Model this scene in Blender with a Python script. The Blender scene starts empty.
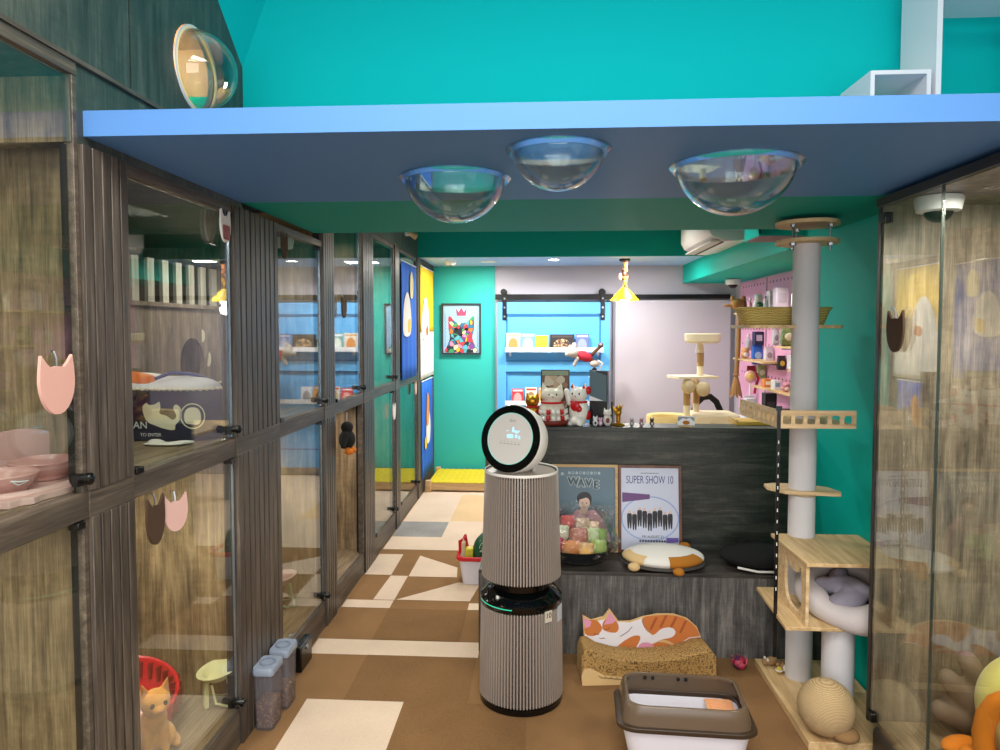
import bpy, bmesh, math, random
from mathutils import Matrix, Vector, Euler
R=math.radians; PI=math.pi
rnd=random.Random(7)
SC=bpy.context.scene; COL=SC.collection

# ---------------------------------------------------------------- materials
def lin(h):
    h=h.lstrip('#'); o=[]
    for i in (0,2,4):
        c=int(h[i:i+2],16)/255
        o.append(c/12.92 if c<=.04045 else ((c+.055)/1.055)**2.4)
    return (*o,1)
def newmat(name):
    m=bpy.data.materials.new(name); m.use_nodes=True
    nt=m.node_tree; b=nt.nodes['Principled BSDF']
    return m,nt,b
def N(nt,t,**k):
    n=nt.nodes.new(t)
    for a,v in k.items():
        if a in n.inputs: n.inputs[a].default_value=v
        else: setattr(n,a,v)
    return n
def ramp(nt,stops):
    r=nt.nodes.new('ShaderNodeValToRGB'); e=r.color_ramp.elements
    while len(e)<len(stops): e.new(.5)
    for el,(p,c) in zip(e,stops): el.position=p; el.color=lin(c) if isinstance(c,str) else c
    return r
def coords(nt,scale,kind='Object'):
    t=N(nt,'ShaderNodeTexCoord'); mp=N(nt,'ShaderNodeMapping'); mp.inputs['Scale'].default_value=scale
    nt.links.new(t.outputs[kind],mp.inputs[0]); return mp.outputs[0]
def mat(name,col,rough=.5,metal=0,var=0,vscale=8,bump=0,bscale=60,emit=None,es=0,sheen=0,coat=0,alpha=1,trans=0,spec=None):
    m,nt,b=newmat(name); L=nt.links.new
    b.inputs['Base Color'].default_value=lin(col); b.inputs['Roughness'].default_value=rough
    b.inputs['Metallic'].default_value=metal
    b.inputs['Sheen Weight'].default_value=sheen; b.inputs['Coat Weight'].default_value=coat
    b.inputs['Alpha'].default_value=alpha; b.inputs['Transmission Weight'].default_value=trans
    if spec is not None: b.inputs['Specular IOR Level'].default_value=spec
    if emit: b.inputs['Emission Color'].default_value=lin(emit); b.inputs['Emission Strength'].default_value=es
    v=coords(nt,(1,1,1))
    if var>0:
        n=N(nt,'ShaderNodeTexNoise',Scale=vscale,Detail=4); L(v,n.inputs['Vector'])
        c=lin(col); r=ramp(nt,[(.3,tuple(x*(1-var) for x in c[:3])+(1,)),(.7,tuple(min(1,x*(1+var)) for x in c[:3])+(1,))])
        L(n.outputs['Fac'],r.inputs[0]); L(r.outputs[0],b.inputs['Base Color'])
    if bump>0:
        n2=N(nt,'ShaderNodeTexNoise',Scale=bscale,Detail=3); L(v,n2.inputs['Vector'])
        bp=N(nt,'ShaderNodeBump',Strength=bump,Distance=.004); L(n2.outputs['Fac'],bp.inputs['Height']); L(bp.outputs[0],b.inputs['Normal'])
    return m
def wood(name,dark,mid,light,axis='z',rough=.5,stretch=14,sc=9,bump=.15,fine=.35,rustic=False):
    m,nt,b=newmat(name); L=nt.links.new
    s=[sc*stretch/6]*3; s['xyz'.index(axis)]=sc/6
    v=coords(nt,s)
    n=N(nt,'ShaderNodeTexNoise',Scale=1.6,Detail=8,Roughness=.62,Distortion=.5); L(v,n.inputs['Vector'])
    s2=[260]*3; s2['xyz'.index(axis)]=7
    v2=coords(nt,s2); n2=N(nt,'ShaderNodeTexNoise',Scale=1,Detail=3); L(v2,n2.inputs['Vector'])
    mx=N(nt,'ShaderNodeMix',data_type='FLOAT'); mx.inputs[0].default_value=fine
    L(n.outputs['Fac'],mx.inputs[2]); L(n2.outputs['Fac'],mx.inputs[3])
    if rustic:
        s3=[14]*3; s3['xyz'.index(axis)]=70
        v3=coords(nt,s3); n3=N(nt,'ShaderNodeTexNoise',Scale=1,Detail=3); L(v3,n3.inputs['Vector'])
        s4=[9]*3; s4['xyz'.index(axis)]=3.2
        v4=coords(nt,s4); n4=N(nt,'ShaderNodeTexNoise',Scale=1,Detail=5,Roughness=.7,Distortion=.6); L(v4,n4.inputs['Vector'])
        m3=N(nt,'ShaderNodeMix',data_type='FLOAT'); m3.inputs[0].default_value=.10; L(mx.outputs[0],m3.inputs[2]); L(n3.outputs['Fac'],m3.inputs[3])
        m4=N(nt,'ShaderNodeMix',data_type='FLOAT'); m4.inputs[0].default_value=.34; L(m3.outputs[0],m4.inputs[2]); L(n4.outputs['Fac'],m4.inputs[3]); mx=m4
    r=ramp(nt,[(.38,dark),(.5,mid),(.62,light)] if rustic else [(.33,dark),(.5,mid),(.66,light)]); L(mx.outputs[0],r.inputs[0])
    L(r.outputs[0],b.inputs['Base Color']); b.inputs['Roughness'].default_value=rough
    bp=N(nt,'ShaderNodeBump',Strength=bump,Distance=.003); L(mx.outputs[0],bp.inputs['Height']); L(bp.outputs[0],b.inputs['Normal'])
    return m
def glassmat(name,tint,base=.05,gain=.95,rough=.0,power=5,crumple=0):
    m,nt,b=newmat(name); nt.nodes.remove(b); L=nt.links.new
    out=nt.nodes['Material Output']
    g=N(nt,'ShaderNodeNewGeometry'); dp=N(nt,'ShaderNodeVectorMath',operation='DOT_PRODUCT')
    L(g.outputs['Normal'],dp.inputs[0]); L(g.outputs['Incoming'],dp.inputs[1])
    ab=N(nt,'ShaderNodeMath',operation='ABSOLUTE'); L(dp.outputs['Value'],ab.inputs[0])
    on=N(nt,'ShaderNodeMath',operation='SUBTRACT'); on.inputs[0].default_value=1; L(ab.outputs[0],on.inputs[1])
    pw=N(nt,'ShaderNodeMath',operation='POWER'); L(on.outputs[0],pw.inputs[0]); pw.inputs[1].default_value=power
    ml=N(nt,'ShaderNodeMath',operation='MULTIPLY_ADD',use_clamp=True); L(pw.outputs[0],ml.inputs[0]); ml.inputs[1].default_value=gain; ml.inputs[2].default_value=base
    tr=N(nt,'ShaderNodeBsdfTransparent',Color=lin(tint)); gl=N(nt,'ShaderNodeBsdfGlossy',Roughness=rough)
    if crumple:
        cn=N(nt,'ShaderNodeTexNoise',Scale=28,Detail=3,Distortion=1.5); L(coords(nt,(1,1,1)),cn.inputs['Vector']); cb=N(nt,'ShaderNodeBump',Strength=crumple,Distance=.02); L(cn.outputs['Fac'],cb.inputs['Height']); L(cb.outputs[0],gl.inputs['Normal'])
    mx=N(nt,'ShaderNodeMixShader'); L(ml.outputs[0],mx.inputs[0]); L(tr.outputs[0],mx.inputs[1]); L(gl.outputs[0],mx.inputs[2])
    L(mx.outputs[0],out.inputs['Surface']); return m
def speckle(name,base,spot,scale=120,thr=.6,rough=.9,soft=.06):
    m,nt,b=newmat(name); L=nt.links.new; v=coords(nt,(1,1,1))
    n=N(nt,'ShaderNodeTexNoise',Scale=scale,Detail=2); L(v,n.inputs['Vector'])
    r=ramp(nt,[(thr-soft,base),(thr+soft,spot)]); L(n.outputs['Fac'],r.inputs[0]); L(r.outputs[0],b.inputs['Base Color'])
    b.inputs['Roughness'].default_value=rough
    bp=N(nt,'ShaderNodeBump',Strength=.4,Distance=.004); L(n.outputs['Fac'],bp.inputs['Height']); L(bp.outputs[0],b.inputs['Normal'])
    return m
def bands(name,c1,c2,axis='z',scale=60,rough=.85,distort=1.0):
    m,nt,b=newmat(name); L=nt.links.new; v=coords(nt,(1,1,1))
    w=N(nt,'ShaderNodeTexWave',Scale=scale,Distortion=distort,Detail=2); w.bands_direction=axis.upper(); L(v,w.inputs['Vector'])
    r=ramp(nt,[(.15,c1),(.7,c2)]); L(w.outputs['Fac'],r.inputs[0]); L(r.outputs[0],b.inputs['Base Color']); b.inputs['Roughness'].default_value=rough
    bp=N(nt,'ShaderNodeBump',Strength=.6,Distance=.004); L(w.outputs['Fac'],bp.inputs['Height']); L(bp.outputs[0],b.inputs['Normal'])
    return m
def patches(name,cols,scale=20,rough=.5):
    m,nt,b=newmat(name); L=nt.links.new; v=coords(nt,(1,1,1))
    w=N(nt,'ShaderNodeTexVoronoi',Scale=scale); L(v,w.inputs['Vector'])
    s=N(nt,'ShaderNodeSeparateColor'); L(w.outputs['Color'],s.inputs[0])
    r=ramp(nt,[(i/len(cols),c) for i,c in enumerate(cols)]); r.color_ramp.interpolation='CONSTANT'
    L(s.outputs[0],r.inputs[0]); L(r.outputs[0],b.inputs['Base Color']); b.inputs['Roughness'].default_value=rough
    return m
def carpet(name,c,var=.12):
    m,nt,b=newmat(name); L=nt.links.new; v=coords(nt,(1,1,1)); c=lin(c)
    n=N(nt,'ShaderNodeTexNoise',Scale=220,Detail=3); L(v,n.inputs['Vector'])
    n2=N(nt,'ShaderNodeTexNoise',Scale=3,Detail=4); L(v,n2.inputs['Vector'])
    mx=N(nt,'ShaderNodeMix',data_type='FLOAT'); mx.inputs[0].default_value=.4; L(n.outputs['Fac'],mx.inputs[2]); L(n2.outputs['Fac'],mx.inputs[3])
    r=ramp(nt,[(.35,tuple(x*(1-2*var) for x in c[:3])+(1,)),(.65,tuple(min(1,x*(1+var)) for x in c[:3])+(1,))]); L(mx.outputs[0],r.inputs[0])
    L(r.outputs[0],b.inputs['Base Color']); b.inputs['Roughness'].default_value=1; b.inputs['Specular IOR Level'].default_value=.1
    bp=N(nt,'ShaderNodeBump',Strength=.5,Distance=.004); L(n.outputs['Fac'],bp.inputs['Height']); L(bp.outputs[0],b.inputs['Normal'])
    return m

# ---------------------------------------------------------------- geometry
def frame(o,x,y):
    x=Vector(x).normalized(); y=Vector(y).normalized(); z=x.cross(y)
    M=Matrix((x,y,z)).transposed().to_4x4(); M.translation=Vector(o); return M
def T_(x,y,z): return Matrix.Translation((x,y,z))
def smoothpts(pts,n=4):
    out=[]; k=len(pts)
    for i in range(k):
        p0,p1,p2,p3=[Vector(pts[(i+j-1)%k]) for j in range(4)]
        for s in range(n):
            t=s/n
            out.append(tuple(.5*((2*p1)+(-p0+p2)*t+(2*p0-5*p1+4*p2-p3)*t*t+(-p0+3*p1-3*p2+p3)*t**3)))
    return out
def circ(cx,cy,rx,ry=None,n=32,rot=0):
    ry=ry or rx; o=[]
    for i in range(n):
        a=2*PI*i/n; x,y=rx*math.cos(a),ry*math.sin(a)
        o.append((cx+x*math.cos(rot)-y*math.sin(rot),cy+x*math.sin(rot)+y*math.cos(rot)))
    return o
def rrect(x0,x1,y0,y1,r,n=5):
    o=[]
    for cx,cy,a0 in ((x1-r,y1-r,0),(x0+r,y1-r,90),(x0+r,y0+r,180),(x1-r,y0+r,270)):
        for i in range(n+1):
            a=R(a0+90*i/n); o.append((cx+r*math.cos(a),cy+r*math.sin(a)))
    return o
def cathead(w,h,cx=0,cy=0):
    p=[(-.44,.52),(-.32,.40),(-.2,.31),(0,.33),(.2,.31),(.32,.40),(.44,.52),(.48,.3),(.5,.1)]+[(.5*math.cos(R(a)),.08+.58*math.sin(R(a))) for a in range(-10,-180,-15)]+[(-.5,.1),(-.48,.3)]
    o=[]
    for i,(x,y) in enumerate(p): o.append((cx+x*w,cy+y*h))
    return o
def poly_mesh(outlines,t):
    cu=bpy.data.curves.new('tmp','CURVE'); cu.dimensions='2D'; cu.fill_mode='BOTH'; cu.extrude=t/2
    for o in outlines:
        s=cu.splines.new('POLY'); s.points.add(len(o)-1); s.use_cyclic_u=True
        for p,q in zip(s.points,o): p.co=(q[0],q[1],0,1)
    ob=bpy.data.objects.new('tmp',cu); COL.objects.link(ob)
    me=bpy.data.meshes.new_from_object(ob); bpy.data.objects.remove(ob); bpy.data.curves.remove(cu); return me
def text_mesh(s,size,t=.0008,align='CENTER',sx=1):
    cu=bpy.data.curves.new('tmp','FONT'); cu.body=s; cu.size=size; cu.extrude=t/2; cu.align_x=align; cu.align_y='CENTER'
    ob=bpy.data.objects.new('tmp',cu); COL.objects.link(ob)
    me=bpy.data.meshes.new_from_object(ob); bpy.data.objects.remove(ob); bpy.data.curves.remove(cu)
    if sx!=1: me.transform(Matrix.Scale(sx,4,(1,0,0)))
    return me
class MB:
    def __init__(s): s.bm=bmesh.new(); s.mi=0
    def _f(s,vs):
        try: f=s.bm.faces.new(vs); f.material_index=s.mi; return f
        except ValueError: return None
    def box(s,x0,x1,y0,y1,z0,z1,M=None):
        P=[Vector((x,y,z)) for z in (z0,z1) for y in (y0,y1) for x in (x0,x1)]
        if M: P=[M@p for p in P]
        v=[s.bm.verts.new(p) for p in P]
        for q in ((0,2,3,1),(4,5,7,6),(0,1,5,4),(2,6,7,3),(0,4,6,2),(1,3,7,5)): s._f([v[i] for i in q])
        return s
    def ring(s,pts): return [s.bm.verts.new(p) for p in pts]
    def bridge(s,a,b):
        n=len(a)
        for i in range(n): s._f([a[i],a[(i+1)%n],b[(i+1)%n],b[i]])
    def loft(s,rings,cap0=True,cap1=True,closed=False):
        rs=[s.ring(r) for r in rings]
        for a,b in zip(rs,rs[1:]): s.bridge(a,b)
        if closed: s.bridge(rs[-1],rs[0])
        else:
            if cap0: s._f(rs[0][::-1])
            if cap1: s._f(rs[-1])
        return s
    def cyl(s,p0,p1,r0,r1=None,seg=24,cap=True):
        p0,p1=Vector(p0),Vector(p1); r1=r0 if r1 is None else r1
        d=(p1-p0).normalized(); u=d.orthogonal().normalized(); w=d.cross(u)
        f=lambda p,r:[p+u*(r*math.cos(2*PI*i/seg))+w*(r*math.sin(2*PI*i/seg)) for i in range(seg)]
        return s.loft([f(p0,r0),f(p1,r1)],cap,cap)
    def tube(s,pts,r,seg=8,closed=False):
        P=[Vector(p) for p in pts]; n=len(P); rings=[]; u=None
        rr=r if isinstance(r,(list,tuple)) else [r]*n
        for i in range(n):
            a=P[(i-1)%n] if (closed or i>0) else P[i]; b=P[(i+1)%n] if (closed or i<n-1) else P[i]
            d=(b-a).normalized()
            u=d.orthogonal().normalized() if u is None else (u-d*u.dot(d)).normalized()
            w=d.cross(u); rings.append([P[i]+u*(rr[i]*math.cos(2*PI*k/seg))+w*(rr[i]*math.sin(2*PI*k/seg)) for k in range(seg)])
        return s.loft(rings,closed=closed)
    def lathe(s,prof,seg=32,M=None,fn=None,closed=False):
        M=M or Matrix(); rings=[]
        for r,z in prof:
            rings.append([M@Vector(((r+(fn(i,z) if fn else 0))*math.cos(2*PI*i/seg),(r+(fn(i,z) if fn else 0))*math.sin(2*PI*i/seg),z)) for i in range(seg)])
        return s.loft(rings,closed=closed)
    def ell(s,c,rad,rot=None,seg=20,rings=12):
        M=Matrix.Translation(c)
        if rot: M=M@Euler([R(a) for a in rot]).to_matrix().to_4x4()
        if not isinstance(rad,(tuple,list)): rad=(rad,)*3
        top=s.bm.verts.new(M@Vector((0,0,rad[2]))); bot=s.bm.verts.new(M@Vector((0,0,-rad[2]))); rs=[]
        for j in range(1,rings):
            t=PI*j/rings
            rs.append(s.ring([M@Vector((rad[0]*math.sin(t)*math.cos(2*PI*i/seg),rad[1]*math.sin(t)*math.sin(2*PI*i/seg),rad[2]*math.cos(t))) for i in range(seg)]))
        for i in range(seg): s._f([top,rs[0][i],rs[0][(i+1)%seg]]); s._f([bot,rs[-1][(i+1)%seg],rs[-1][i]])
        for a,b in zip(rs,rs[1:]): s.bridge(b,a)
        return s
    def cap(s,p0,p1,r0,r1=None,seg=14):
        r1=r0 if r1 is None else r1; s.cyl(p0,p1,r0,r1,seg); s.ell(p0,r0,seg=seg,rings=8); s.ell(p1,r1,seg=seg,rings=8); return s
    def torus(s,c,R0,r,M=None,seg=32,k=10,rx=1,ry=1):
        M=M or Matrix(); c=Vector(c); rings=[]
        for i in range(seg):
            a=2*PI*i/seg
            rings.append([M@(c+Vector(((R0*rx+r*math.cos(2*PI*j/k))*math.cos(a),(R0*ry+r*math.cos(2*PI*j/k))*math.sin(a),r*math.sin(2*PI*j/k)))) for j in range(k)])
        return s.loft(rings,closed=True)
    def mesh(s,me,M=None):
        M=M or Matrix(); vs=[s.bm.verts.new(M@v.co) for v in me.vertices]
        for p in me.polygons: s._f([vs[i] for i in p.vertices])
        bpy.data.meshes.remove(me); return s
    def plate(s,outlines,t,M=None,z=0):
        M=M or Matrix(); return s.mesh(poly_mesh(outlines,t),M@T_(0,0,z+t/2))
    def text(s,txt,size,M,t=.0008,sx=1,align='CENTER'): return s.mesh(text_mesh(txt,size,t,align,sx),M)
    def build(s,name,m,parent=None,bevel=0,smooth=True,ang=35,voxel=0,soft=4,sub=0,label=None,kind=None,seg=2):
        bm=s.bm
        bmesh.ops.remove_doubles(bm,verts=bm.verts,dist=1e-6)
        bmesh.ops.recalc_face_normals(bm,faces=bm.faces)
        me=bpy.data.meshes.new(name)
        if smooth:
            for f in bm.faces: f.smooth=True
            if not voxel:
                for e in bm.edges:
                    if len(e.link_faces)==2 and e.calc_face_angle(0)>R(ang): e.smooth=False
        bm.to_mesh(me); bm.free()
        ms=m if isinstance(m,(list,tuple)) else [m]
        for x in ms: me.materials.append(x)
        o=bpy.data.objects.new(name,me); COL.objects.link(o)
        if voxel:
            rm=o.modifiers.new('r','REMESH'); rm.mode='VOXEL'; rm.voxel_size=voxel; rm.use_smooth_shade=True
            sm=o.modifiers.new('s','SMOOTH'); sm.iterations=soft; sm.factor=.5
            dg=bpy.context.evaluated_depsgraph_get(); ne=bpy.data.meshes.new_from_object(o.evaluated_get(dg))
            o.modifiers.clear(); old=o.data; o.data=ne; bpy.data.meshes.remove(old); ne.name=name
            if not ne.materials:
                for x in ms: ne.materials.append(x)
        if bevel:
            b=o.modifiers.new('bevel','BEVEL'); b.width=bevel; b.segments=seg; b.limit_method='ANGLE'; b.angle_limit=R(40); b.harden_normals=False
        if sub: b=o.modifiers.new('sub','SUBSURF'); b.levels=sub; b.render_levels=sub
        if parent: o.parent=parent
        if label: o['label']=label
        if kind: o['kind']=kind
        return o
def thing(name,label,cat,loc=(0,0,0),rz=0,group=None):
    o=bpy.data.objects.new(name,None); COL.objects.link(o); o.location=loc; o.rotation_euler=(0,0,rz); o.empty_display_size=.05
    return tag(o,label,cat,group)
def tag(o,label,cat,group=None):
    o['label']=label; o['category']=cat
    if group: o['group']=group
    return o
def copy_thing(o,loc,rz,label,parent=None):
    c=o.copy(); COL.objects.link(c)
    if parent is None:
        c.location=loc; c.rotation_euler=(0,0,rz); c['label']=label
    else: c.parent=parent
    for ch in list(o.children): copy_thing(ch,None,None,None,c)
    return c
def boxmb(*a,M=None): return MB().box(*a,M=M)
def struct(name,mb,m,**k): return mb.build(name,m,kind='structure',**k)

# ---------------------------------------------------------------- palette
W_DARK=wood('smoked_oak','#26211c','#4d443b','#6f6457','z',.45,rustic=True)
W_RAIL=wood('smoked_oak_rail','#332c26','#544a40','#776a5c','y',.45)
W_SLAT=wood('smoked_oak_slat','#2b2520','#4b423a','#6d6256','z',.4)
W_BACK=wood('lit_oak_panel','#4f4232','#8a7558','#b8a07c','z',.5,rustic=True)  # golden tone has the cabinets' interior light put into the colour
W_SHELF=wood('lit_oak_shelf','#4f4232','#85725a','#ad987a','y',.5)  # same lit tone as the panels, grain along the shelf
W_UPPER=wood('smoked_oak_wall','#262c28','#3f453e','#5b6056','z',.4,rustic=True)
W_COUNT=wood('counter_laminate','#181b19','#363832','#5f5c51','x',.4,rustic=True)
W_BENCH=wood('bench_laminate','#2e2d2c','#585553','#85817c','z',.45,rustic=True)
W_BENCHTOP=wood('bench_top_laminate','#1e1c1b','#3f3a36','#645d56','x',.45,rustic=True)
W_RIGHT=wood('grey_oak_panel','#463c33','#7b6d5d','#a69681','z',.45,rustic=True)
PLY=wood('plywood','#b08d5f','#cfae7d','#e2c698','y',.55,fine=.2)
PLYX=wood('plywood_edge','#b8966a','#d6b78a','#e6cda4','x',.55,fine=.2)
PINE=wood('pine','#b58f60','#cfaa78','#e0c394','x',.6)
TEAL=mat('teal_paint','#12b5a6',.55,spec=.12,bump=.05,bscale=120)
TEALD=mat('shaded_teal_paint','#11998c',.6,spec=.12,bump=.05,bscale=120)  # darker copy of the teal, overhead shade put into its colour
TURQ=mat('turquoise_paint','#00bfbd',.8,spec=.12,bump=.04,bscale=120)
BLUE=mat('loft_blue_paint','#5888c6',.5,spec=.12,bump=.04,bscale=100)
SKYB=mat('pale_blue_paint','#9dc0ea',.6)
GREY=mat('lilac_grey_paint','#b3afba',.6,bump=.04,bscale=100)
GREYD=mat('grey_door_paint','#bdb8c2',.55)
DOORB=mat('barn_door_blue','#5cb0ee',.5)
DOORG=mat('barn_door_groove','#2f7dbd',.55)
CEIL=mat('white_ceiling_paint','#e8e6e0',.7)
WALLW=mat('shop_wall_paint','#c9c4ba',.7)
BLACK=mat('black_metal','#121214',.35,.3)
BLACKP=mat('black_plastic','#0b0b0c',.25)
STEEL=mat('steel','#9aa0a4',.3,1)
ALU=mat('aluminium_edge','#9fb0c4',.25,.8)
WHITE=mat('white_plastic','#e9e9ee',.35)
GLASS=glassmat('door_glass','#f3f8f5',.03,.85,.0,3.4)
ACR=glassmat('acrylic','#eef4f4',.05,.9,.02,2.6)
FILM=glassmat('clear_film','#f6f7f8',.16,.6,.06,2.2,1.0)
CARPB=carpet('brown_carpet','#8a6846'); CARPB2=carpet('brown_carpet_tile','#7f5f3f'); CARPC=carpet('cream_carpet','#d6bfa9',.07); CARPC2=carpet('sand_carpet','#d3b48c',.07); CARPG=carpet('grey_carpet','#94918e',.2)

# ---------------------------------------------------------------- room shell
def flat(mb,pts,z,mi): mb.mi=mi; mb._f([mb.bm.verts.new((x,y,z)) for x,y in pts]); mb.mi=0
f=MB(); f.box(-2.6,2.6,-2.4,8.1,-.05,0)
XL,XR=-1.215,-.30
Z=.0012
for k,(pts,mi) in enumerate([
 ([(-1.07,2.5),(-.62,2.5),(-.598,3.06),(-1.07,3.06)],2),
 ([(XL,3.50),(-.322,3.50),(-.322,3.675),(XL,3.675)],2),
 ([(XL,4.108),(-.917,4.108),(-.917,4.228),(XL,4.228)],2),
 ([(-.44,4.108),(-.30,4.108),(-.30,4.21),(-.44,4.21)],2),
 ([(-1.05,4.236),(-.915,4.236),(-.91,4.66),(-1.03,4.66)],2),
 ([(-.905,4.24),(-.44,4.24),(-.40,4.53),(-.545,4.56)],2),
 ([(-.905,4.652),(-.57,4.652),(-.59,4.846),(-.90,5.09)],2),
 ([(XL,4.673),(-1.03,4.673),(-1.032,5.112),(XL,5.112)],2),
 ([(XL,5.225),(2.1,5.225),(2.1,7.86),(XL,7.86)],2),
 ([(-.80,6.03),(-.3,6.03),(-.3,7.0),(-.80,7.0)],3),
 ([(XL,5.555),(-.805,5.555),(-.805,6.0),(XL,6.0)],4),
 ([(-.90,3.06),(-.33,3.06),(-.33,3.50),(-.90,3.50)],1),
 ([(-.92,3.68),(-.44,3.68),(-.44,4.10),(-.92,4.10)],1),
 ([(-.62,2.4),(-.06,2.4),(-.06,3.06),(-.62,3.06)],1)]):
    flat(f,pts,Z+.0001*k,mi)
struct('floor',f,[CARPB,CARPB2,CARPC,CARPC2,CARPG],smooth=False)

# left wall above the cabinets, with the round cut-out of the dome window
FL=frame((-1.225,0,0),(0,1,0),(0,0,1))            # u = Y, v = Z, thickness towards +X
w=MB(); w.plate([[(-2.4,2.405),(2.036,2.405),(2.036,3.4),(-2.4,3.4)]],.02,FL,-.02)
w.plate([[(2.044,2.405),(2.81,2.405),(2.81,3.4),(2.044,3.4)],circ(2.43,2.62,.142,n=40)],.02,FL,-.02)
w.plate([[(2.81,2.405),(7.9,2.405),(7.9,3.4),(2.81,3.4)]],.02,FL,-.02)
w.box(-1.25,-1.228,1.77,2.81,2.19,2.405)
struct('wall_left',w,W_UPPER,smooth=False)
struct('trim_1',boxmb(-1.226,-1.217,-2.4,7.9,2.400,2.412),W_RAIL)
# outer wall behind the cabinets
struct('wall_left.001',boxmb(-2.5,-2.4,-2.4,7.9,0,3.4),W_BACK)
# turquoise wall over the loft: curves over into a sloping ceiling
w=MB(); w.box(-1.245,1.385,2.83,2.93,2.25,3.4)
q=[w.bm.verts.new(p) for p in ((-1.228,2.832,2.25),(-1.228,2.832,2.76),(-1.228,2.30,3.2),(-1.06,2.832,3.2),(-1.06,2.832,2.25))]
w._f([q[0],q[1],q[3],q[4]]); w._f([q[1],q[2],q[3]])
struct('wall_back.001',w,TURQ,smooth=False)
struct('wall_back.002',boxmb(1.385,1.9,2.85,2.95,2.25,3.4),TURQ)
struct('wall_right.001',boxmb(1.78,1.88,.5,2.95,2.27,3.4),TURQ)
# beam carrying the loft, teal underside
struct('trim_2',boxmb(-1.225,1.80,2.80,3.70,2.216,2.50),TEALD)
struct('ceiling',boxmb(-2.5,2.6,-2.4,2.2,3.2,3.3),CEIL)
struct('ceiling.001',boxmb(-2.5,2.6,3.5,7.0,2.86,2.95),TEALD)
struct('ceiling.002',boxmb(-2.5,1.58,6.9,7.98,2.41,2.5),SKYB)
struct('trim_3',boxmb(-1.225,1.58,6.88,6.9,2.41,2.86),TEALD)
# back wall: teal section and grey section
struct('wall_back',boxmb(-2.5,-.525,7.88,7.98,0,2.9),mat('mint_teal_paint','#3dbab0',.55,spec=.12,bump=.04,bscale=110))
struct('wall_back.003',boxmb(-.525,2.3,7.90,7.98,0,2.9),GREY)
# right side
struct('wall_right',boxmb(1.515,1.60,2.785,3.98,0,2.5),mat('deep_teal_paint','#08b3a6',.55,spec=.12))
struct('wall_right.002',boxmb(1.60,2.3,3.90,3.98,0,2.86),TEAL)
struct('wall_right.003',boxmb(2.16,2.26,3.98,7.9,0,2.9),GREY)
struct('trim_4',boxmb(1.58,2.16,3.98,7.9,2.2085,2.86),TEAL)
struct('wall_right.004',boxmb(2.5,2.6,-2.4,3.9,0,3.4),WALLW)

# ---------------------------------------------------------------- loft platform
lp=MB()
holes=[circ(-.295,2.39,.178,n=40),circ(.048,2.03,.138,n=40),circ(.61,2.25,.19,n=40)]
lp.plate([[(-1.24,1.82),(1.80,1.82),(1.80,2.80),(-1.24,2.80)]]+holes,.068,T_(0,0,2.2165))
tag(lp.build('loft_platform',BLUE,ang=30),'long blue painted overhead cat loft board spanning the room with three bowl holes','cat loft')
def domemb(r,d,t=.004,seg=40):
    Rr=(r*r+d*d)/(2*d); out=[]; n=14; a1=math.asin(min(1,r/Rr))
    if d>r: a1=PI-a1
    for i in range(n+1):
        a=a1*(1-i/n); out.append((max(Rr*math.sin(a),.0005),-(Rr*math.cos(a)-(Rr-d))))
    inn=[(max(x-t,.0004),z+t*(1 if x<.01 else .6)) for x,z in out]
    return out+inn[::-1]
for (x,y,r,d,lab) in ((-.295,2.39,.178,.136,'clear acrylic bowl hanging from the loft, leftmost of three'),(.048,2.03,.138,.102,'smallest clear acrylic bowl hanging from the loft, in the middle nearest the front edge'),(.61,2.25,.19,.142,'widest clear acrylic bowl hanging from the loft, rightmost of three')):
    t=thing('acrylic_bowl',lab,'cat bowl window',(x,y,2.2005),0,'clear bowl windows in the loft')
    MB().lathe(domemb(r-.004,d),40).build('bowl',ACR,t)
    MB().lathe([(r-.006,.0),(r+.003,.0),(r+.014,.011),(r+.014,.0155),(r-.006,.0155)],40,closed=True).build('rim',ACR,t)
# dome window on the left wall with lit tunnel behind
t=thing('dome_window','clear acrylic half dome bulging from dark wood wall above the loft, lit warm inside','dome window',(-1.225,2.44,2.615))
M=frame((0,0,0),(0,1,0),(0,0,1))
MB().lathe([(x,-z) for x,z in domemb(.138,.14)],40,M).build('dome',ACR,t)
MB().lathe([(.136,.001),(.150,.001),(.150,.006),(.136,.006)],40,M,closed=True).build('flange_ring',mat('clear_white_ring','#dfe3e0',.2),t)
MB().torus((0,0,.004),.139,.005,M,40,8).build('warm_edge',mat('warm_edge','#f0d9a0',.4),t)
t=thing('cat_tunnel','warm lit pine cat tunnel behind the dome window on the left wall','cat tunnel',(-1.4,2.43,2.62))
b=MB(); b.box(-.32,.15,-.2,.28,-.19,-.17); b.box(-.32,.15,-.2,.28,.17,.19); b.box(-.32,-.30,-.2,.28,-.17,.17); b.box(-.30,.15,-.2,-.18,-.17,.17); b.box(-.30,.15,.26,.28,-.17,.17)
b.build('shell',wood('tunnel_pine','#a8783f','#cf9f60','#e8c48c','z',.5),t)
boxmb(-.02,.15,.20,.255,-.17,-.03).build('turquoise_block',TURQ,t,bevel=.004)
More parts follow.
